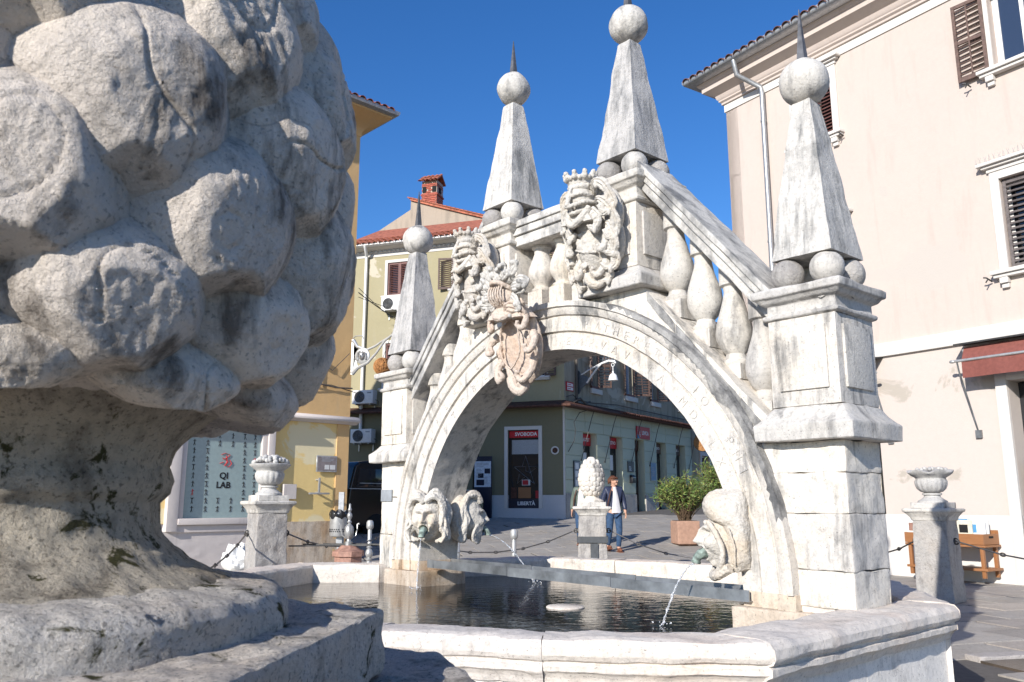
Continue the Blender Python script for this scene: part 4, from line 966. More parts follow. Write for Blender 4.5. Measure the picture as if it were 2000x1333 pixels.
def surround(par, F, o, mat, wd, y=-.03, sill=True, head=True, brackets=False):
    x0, x1, z0, z1 = o; build('window_surround', frame_mb(x0, x1, z0, z1, wd, y, .0, bottom=False), mat, par, M=F, bevel=.005, bseg=1)
    if sill:
        b = MB(); b.box(x0 - wd * 1.7, x1 + wd * 1.7, -.15, .1, z0 - .06, z0 - .002); b.box(x0 - wd * 1.5, x1 + wd * 1.5, -.11, -.002, z0 - .11, z0 - .062)
        if brackets:
            for x in (x0 - wd * .9, x1 - wd * .1): b.box(x, x + .12, -.1, -.002, z0 - .2, z0 - .112); b.box(x + .01, x + .11, -.06, -.002, z0 - .27, z0 - .202)
        build('sill', b, mat, par, M=F, bevel=.008)
    if head:
        b = MB(); b.box(x0 - wd * 1.2, x1 + wd * 1.2, -.05, -.001, z1 + wd, z1 + wd + .06); b.box(x0 - wd * 1.6, x1 + wd * 1.6, -.1, -.001, z1 + wd + .061, z1 + wd + .1); b.box(x0 - wd * 2, x1 + wd * 2, -.15, -.001, z1 + wd + .101, z1 + wd + .15)
        build('head_moulding', b, mat, par, M=F, bevel=.01)
for o in (W1, W2, W3, W4):
    surround(H1, I, o, WHITE_TRIM, .13, brackets=True, head=(o[3] < 8 or o is W2))
window(H1, I, W1, WHITEM, .14, gl=GLASS_B, wd=.09)
for o in (W2, W3, W4): window(H1, I, o, WHITEM, .19)
shutter(H1, T(0, -.05, 0), 5.30, 7.72, -.46, 1.33, SHUT, 14, ang=R(5), mull=True)
shutter(H1, T(0, -.05, 0), 6.26, 7.72, .46, 1.33, SHUT, 14, ang=R(-5), mull=True)
for o, m in ((W2, SHUT_R), (W3, SHUT_G), (W4, SHUT_R)):
    hw = (o[1] - o[0]) / 2
    shutter(H1, T(0, .07, 0), o[0] + .01, o[2] + .01, hw - .015, o[3] - o[2] - .03, m, 17, halves=1)
    shutter(H1, T(0, .07, 0), o[1] - .01, o[2] + .01, -(hw - .015), o[3] - o[2] - .03, m, 17, halves=1)
for x0, z0 in ((4.98, 4.43), (5.0, 7.6), (2.72, 7.66)):      # iron shutter catches
    b = MB(); b.tube([(x0, -.05, z0), (x0 - .02, -.16, z0 + .04), (x0 - .06, -.17, z0 + .05)], .012, 6); b.tube([(x0 - .0, -.14, z0 + .03), (x0 - .04, -.15, z0 - .03)], .01, 6); build('shutter_catch', b, IRON, H1)
def spikes(name, par, F, x0, x1, y, z, h=.11, step=.035, mat=None):
    b = MB(); k = 0; x = x0
    while x < x1: b.tube([(x, y, z), (x + .03 * (1 if k % 2 else -1), y - .03 * (k % 3 - 1), z + h)], .0028, 4); x += step; k += 1
    return build(name, b, mat or GREYM, par, M=F, smooth=0)
spikes('bird_spikes', H1, I, 4.98, 6.3, -.1, W3[3] + .28)
spikes('bird_spikes', H1, I, .85, 1.3, -.1, 9.53, .12, .05)
b = frame_mb(DR[0], DR[1], -.05, DR[3], .16, -.06, .0, bottom=False); build('door_surround', b, WHITE_TRIM, H1, bevel=.01)
b = MB(); b.box(DR[0], DR[1], .3, .34, .05, 2.9); dpan = build('shop_window', b, GLASS, H1, smooth=0)
b = MB(); b.box(DR2[0], DR2[1], .3, .34, .05, 2.9); build('shop_window', b, GLASS, H1, smooth=0)
rd = random.Random(2)
pc = thing('postcard_rack', 'rack of small blue and white postcards standing in the shop doorway at the right edge', 'postcard rack', PK.w(5.12, .05, 0), PK.a)
b = MB(); b.box(0, .36, -.03, .03, .05, 1.75); build('rack', b, ZINC, pc)
for i in range(8):
    for j in range(3):
        b = MB(); b.box(.01 + j * .118, .115 + j * .118, -.045, -.032, .35 + i * .17, .5 + i * .17); build('postcard', b, rd.choice([BLUEV, PAPER, GREYP, BLUEV]), pc, smooth=0)
# awnings
def awning(x0, x1, label, arm_ends):
    a = thing('awning', label, 'awning', PK.w(x0, 0, 0), PK.a, 'red awnings of the pink house'); w_ = x1 - x0; b = MB()
    b.prism([(-.34, 3.515), (.0, 3.56), (.0, 3.53), (-.34, 3.49)], -.1, w_ + .1, 'x'); build('cover', b, IRON, a, smooth=0)
    b = MB(); b.prism([(-.22, 3.46), (-.34, 3.24), (-.325, 3.235), (-.205, 3.45)], 0, w_, 'x'); build('fabric', b, AWN, a, smooth=0)
    b = MB(); n = 60
    for k in range(n + 1):
        x = w_ * k / n; b.v += [(x, -.335 + .006 * math.sin(x * 11), 3.235), (x, -.34 + .012 * math.sin(x * 9), 2.985), (x, -.332 + .012 * math.sin(x * 9), 2.985), (x, -.325 + .006 * math.sin(x * 11), 3.235)]
    for k in range(n):
        for q in range(4): b.f.append((k * 4 + q, k * 4 + (q + 1) % 4, k * 4 + 4 + (q + 1) % 4, k * 4 + 4 + q))
    build('valance', b, AWN, a)
    b = MB(); b.tube([(-.03, -.2, 3.42), (w_ + .03, -.2, 3.42)], .035, 10); b.tube([(-.1, -.335, 3.25), (w_ + .1, -.335, 3.25)], .022, 10)
    for x in (-.14, w_ + .14): b.sphere((x, -.335, 3.25), .035, 8, 6, sc=(1.4, .8, .8))
    build('roller', b, GREYM, a)
    for x in arm_ends:
        b = MB(); b.tube([(x, -.335, 3.25), (x, -.3, 3.1), (x + .05, -.02, 2.2)], .014, 6); b.box(x + .01, x + .1, -.04, .0, 2.1, 2.22); build('arm', b, STEEL, a)
awning(4.55, 7.3, 'brick red folded awning over the shop door at the right edge', (-.07, 2.8))
awning(.7, 2.98, 'brick red awning mostly hidden behind the right pier', (-.07, 2.35))
# ---- ochre orange house on the left
OG = Fac((-3.329, 17.02), 43.8, .93, .08); H2 = thing('orange_house', 'ochre orange house with yellow ground floor and stone framed shop window', 'house', OG.o, OG.a); H2.scale = (.93, .93, .93)
SW = (-3.58, -2.06, .86, 2.62)
build('upper_wall', wall_mb(-11.5, 0, 2.9, 10.2), ORANGE, H2)
b = MB(); b.box(-.3, -.0005, .001, 6.0, -.1, 10.2); b.box(-11.5, 0, 5.9, 6.0, -.1, 10.2); build('side_wall', b, ORANGE, H2)
build('lower_wall', wall_mb(-11.5, -.05, .76, 2.95, ((-3.75, -1.85, .76, 2.78),), .25, .03), YELLOW, H2)
b = MB(); b.box(-1.80, -.03, -.0, .1, -.1, .765); build('stone_plinth', b, STONE_WARM, H2, rough=(.1, .006, 8), smooth=50)
b = MB(); b.box(-11.5, -1.81, -.02, .1, -.1, .62); build('stone_plinth', b, FRAME_ST, H2, rough=(.12, .006, 8), smooth=50)
b = MB()
b.box(-2.06, -1.95, -.05, .2, .86, 2.72); b.box(-1.949, -1.80, -.10, .2, .62, 2.72); b.box(-3.69, -3.58, -.05, .2, .86, 2.72); b.box(-3.9, -3.691, -.1, .2, .62, 2.72); b.box(-3.579, -2.061, -.05, .2, 2.62, 2.72)
build('stone_frame', b, FRAME_ST, H2, bevel=.012)
b = MB(); b.box(-3.69, -1.95, -.12, .2, .74, .858); b.box(-3.8, -1.9, -.06, .2, .60, .738); build('stone_sill', b, FRAME_ST, H2, bevel=.015)
b = MB(); b.prism([(.2, 2.721), (-.1, 2.721), (-.12, 2.8), (-.16, 2.84), (-.28, 2.9), (-.28, 2.96), (.2, 3.05)], -11.5, -1.6, 'x'); build('entablature', b, FRAME_ST, H2, bevel=.006, bseg=1)
b = MB(); b.prism([(.1, 2.83), (-.05, 2.83), (-.07, 2.86), (-.17, 2.88), (-.18, 2.93), (-.1, 2.99), (.1, 3.02)], -1.595, .17, 'x'); build('string_course', b, FRAME_ST, H2, bevel=.006, bseg=1)
b = MB(); b.box(-3.58, -2.06, .03, .05, .86, 2.62); gl = build('shop_window', b, FROST, H2, smooth=0)
spikes('bird_spikes', H2, I, -2.3, -1.62, -.2, 2.98, .09, .05)
cp_ = [(-11.5, 0), (0, 0), (0, 6.0)]
b = MB(); b.sweep(cp_, [(0, 9.62), (.02, 9.62), (.03, 9.74), (.1, 9.84), (.22, 9.96), (.42, 10.04), (.52, 10.08), (.52, 10.14), (0, 10.16)], closed=False); build('eave_cove', b, ORANGE, H2, smooth=60)
b = MB(); b.sweep(cp_, [(.5, 10.12), (.58, 10.12), (.64, 10.15), (.66, 10.2), (.66, 10.24), (.64, 10.24), (.63, 10.2), (.5, 10.16)], closed=False); build('gutter', b, ZINC, H2)
b = MB(); b.add([(-11.5, -.6, 10.22), (.6, -.6, 10.22), (.6, 6.6, 10.22), (-3, 3, 11.2), (-11.5, 3, 11.2)], [(0, 1, 3, 4), (1, 2, 3)]); rf = build('roof', b, TILE, H2)
tiles(rf, I, -4.5, .6, -.52, 10.25, TILE, rows=2)
tiles(rf, T(.52, 0, 0) @ RZ(R(90)), -.6, 6.2, .0, 10.25, TILE, rows=1)
# printed figures and lettering on the shop window
def stick(b, x, z, s, k, y):
    bx = lambda x0, z0, x1, z1, w: b.tube([(x + x0 * s, y, z + z0 * s), (x + x1 * s, y, z + z1 * s)], w * s, 4, flat=1)
    b.lathe([(.1 * s, -.002), (.1 * s, .002)], 8, T(x + (.06 * s if k % 3 == 1 else 0), y, z + .42 * s) @ RX(R(90)))
    bx(0, .32, 0, -.02, .06); bx(0, -.02, -.14 - .06 * (k % 2), -.48, .045); bx(0, -.02, .12 + .08 * (k % 3), -.46, .045)
    bx(0, .26, -.26, .26 + (.24 if k % 4 == 0 else -.1 if k % 4 == 1 else 0), .04); bx(0, .26, .26, .26 + (.24 if k % 4 == 0 else .05 if k % 4 == 1 else -.16 if k % 4 == 2 else 0), .04)
b = MB(); rbm = MB(); xs = [-3.43, -3.17, -2.93, -2.66, -2.41, -2.19]
for r in range(10):
    for c in range(6):
        if 2 <= r <= 7 and c in (2, 3): continue
        t = rbm if (r, c) in ((7, 0), (3, 5), (9, 5)) else b
        stick(t, xs[c] + .004 * r, 2.44 - .157 * r, .115, r * 3 + c * 2, .026)
build('printed_figures', b, BLACKV, gl, smooth=0, kind='stuff'); build('red_figures', rbm, REDV, gl, smooth=0)
text_on('QI', .17, -2.80, .026, 1.66, BLACKV, gl, name='lettering', bold=.004); text_on('LAB', .17, -2.80, .026, 1.48, BLACKV, gl, name='lettering', bold=.004)
b = MB()
for st in (((-.1, .12), (-.02, .15), (.08, .12), (.02, .06), (-.06, .03)), ((-.08, .06), (-.01, .04), (.04, -.03), (-.03, -.09)), ((.08, .02), (.12, -.05), (.06, -.12), (.0, -.07), (.05, -.01)), ((-.12, -.05), (-.05, -.02)), ((.0, .1), (.03, .0), (-.02, -.1))):
    b.tube([(-2.78 + x, .026, 1.95 + z) for x, z in st], .014, 5, flat=.3)
build('red_emblem', b, REDV, gl, smooth=0)
# ---- corner house: olive front and street front
CO = (1.59, 25.0); H3 = thing('corner_house', 'olive and sage green corner house with ground floor shops behind the arch', 'house', (*CO, 0))
F1 = RZ(R(-18.07)); F2 = RZ(R(55.05)); C1 = Fac(CO, -18.07); C2 = Fac(CO, 55.05)
SV = (-1.80, -.82, .98, 3.33); V1 = (-6.05, -5.2, 7.9, 9.05); V2 = (-3.65, -2.85, 7.95, 9.0); V3 = (-6.05, -5.2, 4.8, 6.3); V4 = (-1.1, -.6, 4.95, 6.3); V5 = (-3.6, -2.8, 4.95, 6.3); V6 = (-1.4, -.7, 7.95, 9.0)
build('ground_floor_wall', wall_mb(-7.6, -.06, 1.37, 4.0, (SV, (-2.95, -2.75, 1.3, 3.2)), .16), OLIVE_D, H3, M=F1)
build('pale_plinth', wall_mb(-7.6, -.0, .3, 1.37, (SV,), .16, -.012), PLINTH_BL, H3, M=F1)
b = MB(); b.box(-.06, 0, -.01, .01, 1.36, 4.0); build('corner_strip', b, WHITE_TRIM, H3, M=F1)
build('upper_wall', wall_mb(-7.6, 0, 4.0, 9.75, (V1, V2, V3, V4, V5, V6), .16), OLIVE, H3, M=F1)
b = MB(); b.box(-7.6, -7.4, .001, 6, .2, 9.75); b.box(-7.6, 0, 4.4, 4.5, 0, 9.75); build('side_wall', b, OLIVE, H3, M=F1)
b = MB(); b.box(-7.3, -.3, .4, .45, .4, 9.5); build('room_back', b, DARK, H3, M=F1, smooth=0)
build('shop_frame', frame_mb(SV[0], SV[1], SV[2], SV[3], .11, -.04, .0, bottom=False), WHITE_TRIM, H3, M=F1)
sw = build('shop_window', frame_mb(SV[0] + .07, SV[1] - .03, 1.27, 3.25, .06, .07, .12), BLACKP, H3, M=F1)
b = MB(); b.box(SV[0], SV[1], .09, .1, 1.0, 3.3); build('pane', b, GLASS, sw, smooth=0)
b = MB(); b.box(SV[0] + .03, SV[1] - .01, .05, .068, 3.1, 3.3); build('sign_board', b, REDS, sw, smooth=0)
text_on('SVOBODA', .15, -1.24, .046, 3.2, WHITEP, sw, bold=.004)
b = MB(); b.box(SV[0], SV[1], .05, .068, .985, 1.26); build('sign_board', b, NAVY, sw, smooth=0)
text_on('LIBERTÀ', .15, -1.24, .046, 1.12, WHITEP, sw, bold=.004)
b = MB(); b.box(SV[0] + .1, SV[1] - .02, .08, .086, 2.6, 3.03); build('frosted_film', b, FROST_W, sw, smooth=0)
b = MB(); P = [(.0, .42), (.11, .1), (.42, .1), (.16, -.1), (.27, -.42), (.0, -.2), (-.27, -.42), (-.16, -.1), (-.42, .1), (-.11, .1)]
q = [(-.12, .1), (.0, .42), (.27, -.42)], [(-.36, .09), (.25, -.4)], [(-.36, .1), (.0, .1), (.0, -.03), (.16, -.08)], [(.1, .1), (.38, .1), (.12, -.1)], [(-.2, -.12), (-.27, -.4), (-.02, -.2)]
for pl in q: b.tube([(-1.26 + x, .086, 2.12 + z) for x, z in pl], .018, 4, flat=.25)
build('star_decal', b, GREYP, sw, smooth=0)
b = MB(); b.box(-1.38, -1.12, .08, .087, 1.66, 1.83); build('poster', b, PAPER, sw, smooth=0); b = MB(); b.box(-1.365, -1.18, .078, .0795, 1.675, 1.815); build('poster_print', b, REDS, sw, smooth=0)
for (x0, x1, z0, z1, m) in ((-1.5, -1.1, 1.28, 1.6, WOODO), (-1.78, -1.55, 1.28, 1.6, RUST), (-.95, -.84, 1.28, 1.5, REDS)):
    b = MB(); b.box(x0, x1, .075, .088, z0, z1); build('window_display', b, m, sw, smooth=0)
for k in range(14):                                   # textured band of the street ground floor comes below
    pass
ro = MB(); ro.lathe([(.125, 0), (.125, .02), (.085, .02), (.085, 0)], 24, F1 @ T(-.31, -.0, 2.69) @ RX(R(90))); r_ = build('roundel', ro, WHITE_TRIM, H3); ro = MB(); ro.lathe([(.084, .0), (.07, .018), (.03, .024)], 14, F1 @ T(-.31, 0, 2.69) @ RX(R(90))); build('rosette', ro, RUST, r_)
for o, fm in ((V1, 1), (V2, 0), (V3, 1), (V4, 0), (V5, 0), (V6, 0)):
    surround(H3, F1, o, WHITE_TRIM, .1, head=False); window(H3, F1, o, WHITEM, .12)
    hw = (o[1] - o[0]) / 2
    if fm: shutter(H3, F1 @ T(0, .03, 0), o[0] + .01, o[2] + .01, hw - .01, o[3] - o[2] - .02, SHUT_R, 16, halves=1, real=False); shutter(H3, F1 @ T(0, .03, 0), o[1] - .01, o[2] + .01, -hw + .01, o[3] - o[2] - .02, SHUT_R, 16, halves=1, real=False)
    else: shutter(H3, F1 @ T(0, -.04, 0), o[0], o[2], -hw - .12, o[3] - o[2], SHUT, 13, ang=R(12), halves=1, real=False); shutter(H3, F1 @ T(0, -.04, 0), o[1], o[2], hw + .12, o[3] - o[2], SHUT, 13, ang=R(-12), halves=1, real=False)
cp_ = [(-7.6, 0), (0, 0)]
b = MB(); b.sweep(cp_, [(0, 9.3), (.02, 9.3), (.02, 9.42), (.05, 9.44), (.05, 9.5), (.35, 9.55), (.35, 9.62), (0, 9.75)], closed=False); build('eaves_board', b, WHITE_TRIM, H3, M=F1)
b = MB()
for k in range(46): b.box(-7.5 + k * .165, -7.43 + k * .165, -.1, -.051, 9.43, 9.5)
build('dentils', b, WHITE_TRIM, H3, M=F1, smooth=0)
b = MB(); b.sweep(cp_, [(.34, 9.56), (.42, 9.56), (.48, 9.6), (.48, 9.67), (.46, 9.67), (.34, 9.6)], closed=False); build('gutter', b, WHITEM, H3, M=F1)
b = MB(); b.add([(-7.8, -.45, 9.64), (.3, -.45, 9.64), (.3, 2.6, 11.2), (-7.8, 2.6, 11.2)], [(0, 1, 2, 3)]); rf = build('roof', b, TILE, H3, M=F1)
tiles(rf, I, -7.8, .2, -.38, 9.68, TILE, slope=.52, rows=3)
b = MB(); b.tube([(-6.72, -.42, 9.6), (-6.74, -.3, 9.45), (-6.82, -.09, 9.3), (-6.84, -.08, 3.0)], .055, 10); build('downpipe', b, WHITEM, H3, M=F1)
# street side
OP = [(1.05, 1.92), (2.78, 3.68), (4.59, 5.31), (6.31, 7.14), (8.02, 8.88)]
ops = [(a, c, .5, 3.3) for a, c in OP]
build('street_wall', wall_mb(0, 9.5, .5, 4.0, ops, .28), GREEN, H3, M=F2)
zc = [1.45 + .37 * k for k in range(8)]
xs = [0] + [q for o in OP for q in o] + [9.5]
for j in range(7):                                    # channelled courses stand proud between sunk joints
    z0, z1 = zc[j] + .008, min(3.995, zc[j + 1] - .008)
    if z0 > 3.98: continue
    if z0 < 3.3:
        z1 = min(z1, 3.295)
        for k in range(0, len(xs), 2):
            b = MB(); b.box(xs[k] + .003, xs[k + 1] - .003, -.018, .0, z0, z1); build('course_block', b, GREEN, H3, M=F2, bevel=.006, bseg=1)
for k in range(8):
    b = MB(); b.box(k * 1.1875 + .008, (k + 1) * 1.1875 - .008, -.018, 0, 3.31, 3.62); build('course_block', b, GREEN, H3, M=F2, bevel=.006, bseg=1)
    b = MB(); b.box(k * 1.1875 + .008, (k + 1) * 1.1875 - .008, -.018, 0, 3.64, 3.99); build('course_block', b, GREEN, H3, M=F2, bevel=.006, bseg=1)
for k in range(0, len(xs), 2):
    b = MB(); b.box(xs[k] + .0, xs[k + 1], -.04, .0, .5, 1.42); build('plinth_stone', b, STONE_POST, H3, M=F2, rough=(.12, .006, 8), smooth=50)
for i, (a, c) in enumerate(OP):
    b = MB(); b.box(a, c, .25, .3, .5, 3.3); d = build('shop_door', b, BLACKP if i != 2 else RUST, H3, M=F2, smooth=0)
    g = MB(); g.box(a + .07, c - .1, .238, .249, 1.5, 2.75); build('pane', g, GLASS, d, smooth=0)
    g = MB(); g.box(a + .07, c - .1, .238, .249, .95, 1.42); build('pane', g, GLASS, d, smooth=0)
    g = MB(); g.box(a + .02, c - .02, .2, .24, 2.92, 3.28); build('sign_board', g, REDS if i < 2 else RUST if i == 2 else SHUT, d, smooth=0)
    s = ('ENAKOST', 'BRATSTVO', 'LEVICA', 'ČOKOLADNICA', 'IGARNICA')[i]
    if i != 2: text_on(s, .15 if i < 2 else .13, (a + c) / 2, .197, 3.1, WHITEP, d, bold=.003, sx=min(1, (c - a - .1) / (len(s) * .105)))
    if i < 2: g = MB(); g.box(a + .08, c - .25, .228, .236, 2.2, 2.7); build('window_poster', g, PAPER, d, smooth=0)
    if i == 2:
        g = MB(); g.box(a + .08, a + .3, .228, .236, 1.9, 2.7); build('window_poster', g, plain('pinkish_poster', (.42, .2, .19), .7), d, smooth=0)
        g = MB(); g.tube([(a + .3, .232, 1.35), (a + .36, .232, 1.2), (a + .3, .232, 1.08), (a + .34, .232, .98)], .045, 6, flat=.2); build('yellow_sticker', g, plain('yellow_print', (.7, .5, .03), .6), d, smooth=0)
V = [(1.66, 2.03, 1.28, 2.5), (4.0, 4.6, 3.68, 5.2), (6.0, 6.5, 5.72, 7.0), (8.4, 8.8, 8.0, 9.2)]
vo = [(a, c, 4.82, 6.25) for a, c, _, _ in V]
build('upper_street_wall', wall_mb(0, 9.5, 4.0, 9.6, vo, .2), GREYBR, H3, M=F2)
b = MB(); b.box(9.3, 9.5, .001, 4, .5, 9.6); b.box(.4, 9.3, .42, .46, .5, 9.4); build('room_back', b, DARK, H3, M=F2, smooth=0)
for (a, c, l, r), o in zip(V, vo):
    window(H3, F2, o, WHITEM, .14, mull=False, gl=CURTAIN, wd=.05)
    b = MB(); b.box(a - .08, c + .25, -.07, -.001, 4.58, 4.74); build('sill', b, WHITE_TRIM, H3, M=F2, bevel=.006); b = MB(); b.box(a - .05, c + .05, -.06, .1, 4.745, 4.815); build('sill', b, SHUT_R, H3, M=F2)
    shutter(H3, F2 @ T(0, -.04, 0), a, 4.8, -(a - l), 1.45, SHUT, 14, ang=R(22), halves=2, real=False, mull=True); shutter(H3, F2 @ T(0, -.04, 0), c, 4.8, r - c, 1.45, SHUT, 14, ang=R(-40), halves=2, real=False, mull=True)
lp_ = [tuple((F1 @ Vector((-7.6, 0, 0)))[:2]), (0, 0), tuple((F2 @ Vector((9.5, 0, 0)))[:2])]
b = MB(); b.sweep(lp_, [(0, 4.0), (.3, 3.97), (.36, 3.97), (.38, 4.0), (.36, 4.05), (.1, 4.16), (0, 4.2)], closed=False); build('ledge', b, RUST, H3, smooth=30)
tiles(H3, F2, 3.0, 9.4, -.25, 4.06, TILE_D, slope=.4, pitch=.16, rows=1)
for x in (.95, 2.45, 4.3, 5.75, 7.8, 9.2):
    b = MB(); b.tube([(x + .35, -.28, 3.95), (x + .32, -.2, 3.7), (x - .05, -.04, 2.45)], .013, 5); b.sphere((x - .05, -.035, 2.43), .025, 6, 5); build('awning_arm', b, IRON, H3, M=F2, smooth=0)
b = MB(); b.tube([(.12, -.04, 2.65), (.35, -.12, 3.0), (.4, -.14, 3.3), (.3, -.15, 3.55), (.55, -.2, 3.85), (.9, -.3, 3.96)], .012, 5); build('awning_arm', b, IRON, H3, M=F2)
b = MB(); b.tube([(.66, -.05, 4.2), (.66, -.05, 9.5)], .04, 8); b.tube([(.0, -.08, 4.3), (.3, -.12, 4.38), (.7, -.1, 4.25), (1.3, -.2, 4.22), (3, -.2, 4.32), (6, -.16, 4.3), (9, -.12, 4.3)], .018, 6); b.tube([(.3, -.15, 4.15), (.6, -.2, 4.3), (.9, -.2, 4.16), (1.2, -.2, 4.25)], .03, 6); build('cable_bundle', b, CABLE, H3, M=F2)
# farther house up the street
H4 = thing('grey_house', 'grey stone fronted house farther up the street, partly hidden by the arch', 'house', C2.w(9.55, 0, 0), C2.a); FO = [(.9, 1.7, 1.0, 3.0), (2.6, 3.3, 1.0, 3.0), (4.4, 5.2, 1.0, 3.0), (1, 1.7, 5, 6.5), (3, 3.7, 5, 6.5)]
build('wall', wall_mb(.0, 9, .7, 8.6, FO, .2), GREYBR, H4); build('stone_frame', frame_mb(.9, 1.7, 1.0, 3.0, .15, -.05, 0), FRAME_ST, H4); build('stone_frame', frame_mb(2.6, 3.3, 1.0, 3.0, .15, -.05, 0), FRAME_ST, H4)
for o in FO: window(H4, I, o, WHITEM)
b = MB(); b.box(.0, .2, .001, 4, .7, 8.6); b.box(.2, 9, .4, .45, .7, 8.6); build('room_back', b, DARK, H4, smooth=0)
b = MB(); b.add([(-.1, -.4, 8.6), (9, -.4, 8.6), (9, 3, 10), (-.1, 3, 10)], [(0, 1, 2, 3)]); rf = build('roof', b, TILE, H4); tiles(rf, I, 0, 8, -.3, 8.62, TILE, rows=1)
# gabled house with brick chimney behind the olive front
GB = Fac((-6.4, 33.0), -18.07); H5 = thing('gabled_house', 'house behind with a bare beige gable wall and a red brick chimney', 'house', GB.o, GB.a)
GP = [(-.6, 0), (-.6, 11.3), (.03, 11.65), (2.37, 12.9), (2.38, 13.28), (3.35, 12.93), (5.34, 12.25), (8.5, 11.2), (8.5, 0)]
b = MB(); b.prism(GP, 0, .3, 'y'); build('gable_wall', b, GABLE, H5, smooth=0)
b = MB()
for (x0, z0), (x1, z1) in zip(GP[1:], GP[2:-1]):
    e_ = .09 if x0 > 2 else .03
    if abs(x1 - x0) > .05: b.prism([(x0, z0), (x1, z1), (x1, z1 + e_), (x0, z0 + e_)], -.1 if x0 > 2 else .05, 4, 'y')
rf = build('roof', b, TILE, H5, smooth=0)
n = 0; src = None
for k in range(34):
    t = k / 33; x = 2.4 + 6.0 * t; z = 13.35 - (x - 2.38) * .341; M = T(x, -.06, z) @ RZ(R(90)) @ RX(R(19))
    if src is None: src = build('roof_tile', tile_mb(.3, .09), TILE, rf, M=M)
    else: inst(src, rf, M)
CHX, CHZ = 3.15, 12.75
b = MB(); b.box(CHX - .33, CHX + .33, .1, .72, CHZ - .6, CHZ + 1.35); chm = build('chimney', b, MORTAR, H5, smooth=0)
brk = MB(); brk.box(-.105, .105, -.012, .03, -.03, .03)
src = None
for face in range(4):
    for j in range(19):
        z = CHZ - .25 + j * .08; hole = 14 <= j <= 16
        n = 3
        for k in range(n):
            u = (-.33 + (.66 / n) * (k + .5)) + (.055 if j % 2 else -.055) * (0 if k in () else 1)
            u = max(-.225, min(.225, u)); v = .31
            if hole and k in (0, 2) and face in (0, 1): continue
            M = T(CHX, .41, z) @ RZ(R(90 * face)) @ T(u, -.325, 0)
            if src is None: src = build('brick', brk, BRICK, chm, M=M, smooth=0)
            else: inst(src, chm, M)
b = MB()
for x in (-.215, .215): b = MB(); b.box(CHX + x - .085, CHX + x + .085, .07, .11, CHZ + .85, CHZ + 1.1); build('flue_opening', b, DARK, chm, smooth=0)
b = MB(); b.box(CHX + .32, CHX + .345, .3, .5, CHZ + .85, CHZ + 1.1); build('flue_opening', b, DARK, chm, smooth=0)
b = MB(); b.box(CHX - .37, CHX + .37, .06, .76, CHZ + .72, CHZ + .78); build('brick_band', b, BRICK, chm, smooth=0)
b = MB(); b.prism([(.0, CHZ + 1.32), (.41, CHZ + 1.62), (.82, CHZ + 1.32), (.82, CHZ + 1.36), (.41, CHZ + 1.68), (0, CHZ + 1.36)], CHX - .42, CHX + .42, 'x'); build('chimney_roof', b, TILE, chm, smooth=0)
tiles(chm, I, CHX - .45, CHX + .45, .02, CHZ + 1.37, TILE, slope=.75, pitch=.18, rows=2)
# ---------------------------------------------------------------- things on and in front of the houses
def ac(C, x, z, label, w_=.75, h=.44, bracket=True):
    t = thing('air_conditioner', label, 'air conditioner', C.w(x, -.08, z), C.a, 'air conditioners on the facades')
    b = MB(); b.box(0, w_, -.3, -.0, 0, h); c = build('casing', b, WHITEM, t, bevel=.012)
    b = MB(); r = h * .42
    for k in range(6): b.tube([(w_ * .36 + r * (k + 1) / 6 * math.cos(a), -.305, h / 2 + r * (k + 1) / 6 * math.sin(a)) for a in [6.283 * i / 20 for i in range(20)]], .005, 4, closed=True)
    build('fan_grille', b, GREYM, t); b = MB(); b.lathe([(r, 0), (r, .004)], 24, T(w_ * .36, -.301, h / 2) @ RX(R(90)), cap=True); build('fan_recess', b, RUBBER, t)
    b = MB(); b.box(w_ * .72, w_ * .92, -.303, -.3005, h * .75, h * .84); build('badge', b, GREYP, t, smooth=0)
    b = MB()
    for xx in (.12, w_ - .12): b.box(xx, xx + .03, -.3, .08, -.04, -.005); b.box(xx, xx + .03, .05, .08, -.25, -.04)
    build('bracket', b, GREYM, t, smooth=0)
    b = MB(); b.tube([(w_, -.1, h * .3), (w_ + .1, -.08, h * .2), (w_ + .06, -.03, -.1), (w_ + .1, .04, -.2)], .012, 5); build('hose', b, CABLE, t)
ac(C1, -7.02, 4.29, 'upper of two white air conditioners on the shaded olive wall beside the downpipe')
ac(C1, -7.03, 3.03, 'lower of two white air conditioners on the shaded olive wall beside the downpipe')
ac(C1, -6.08, 7.33, 'white air conditioner below the maroon shuttered window in the sun', .7)
ac(C2, 8.9, 4.75, 'white air conditioner above the ledge at the far end of the street front', .7, .55)
# scrolled lamp bracket with a face medallion on the orange corner
lb = thing('lamp_bracket', 'grey scrolled iron lamp bracket with a face medallion on the orange corner', 'lamp bracket', (-3.31, 16.98, 4.126), math.atan2(-.24, .97))
b = MB(); b.box(-.02, .03, -.03, .03, -.38, .36); b.tube([(0, 0, .34), (.1, 0, .2), (.32, 0, .13), (.5, 0, .2), (.62, 0, .28)], [.05, .035, .025, .025, .02], 8); b.tube([(0, 0, -.36), (.12, 0, -.24), (.34, 0, -.14), (.52, 0, .05), (.7, 0, .3), (.86, 0, .42), (1.05, 0, .47)], [.05, .04, .03, .025, .025, .025, .025], 8); b.tube([(.6, 0, .27), (.8, 0, .38), (.95, 0, .46)], .02, 8)
b.prism([(.02, .3), (.12, .16), (.08, .1), (.03, .0), (.02, -.3), (.12, -.2), (.09, -.1), (.03, -.0)], -.012, .012, 'y'); build('arm', b, GREYM, lb)
b = MB(); b.lathe([(.165, 0), (.165, .02), (.14, .03), (0.01, .04)], 26, T(.22, -.0, .0) @ RX(R(90))); md = build('medallion', b, GREYM, lb)
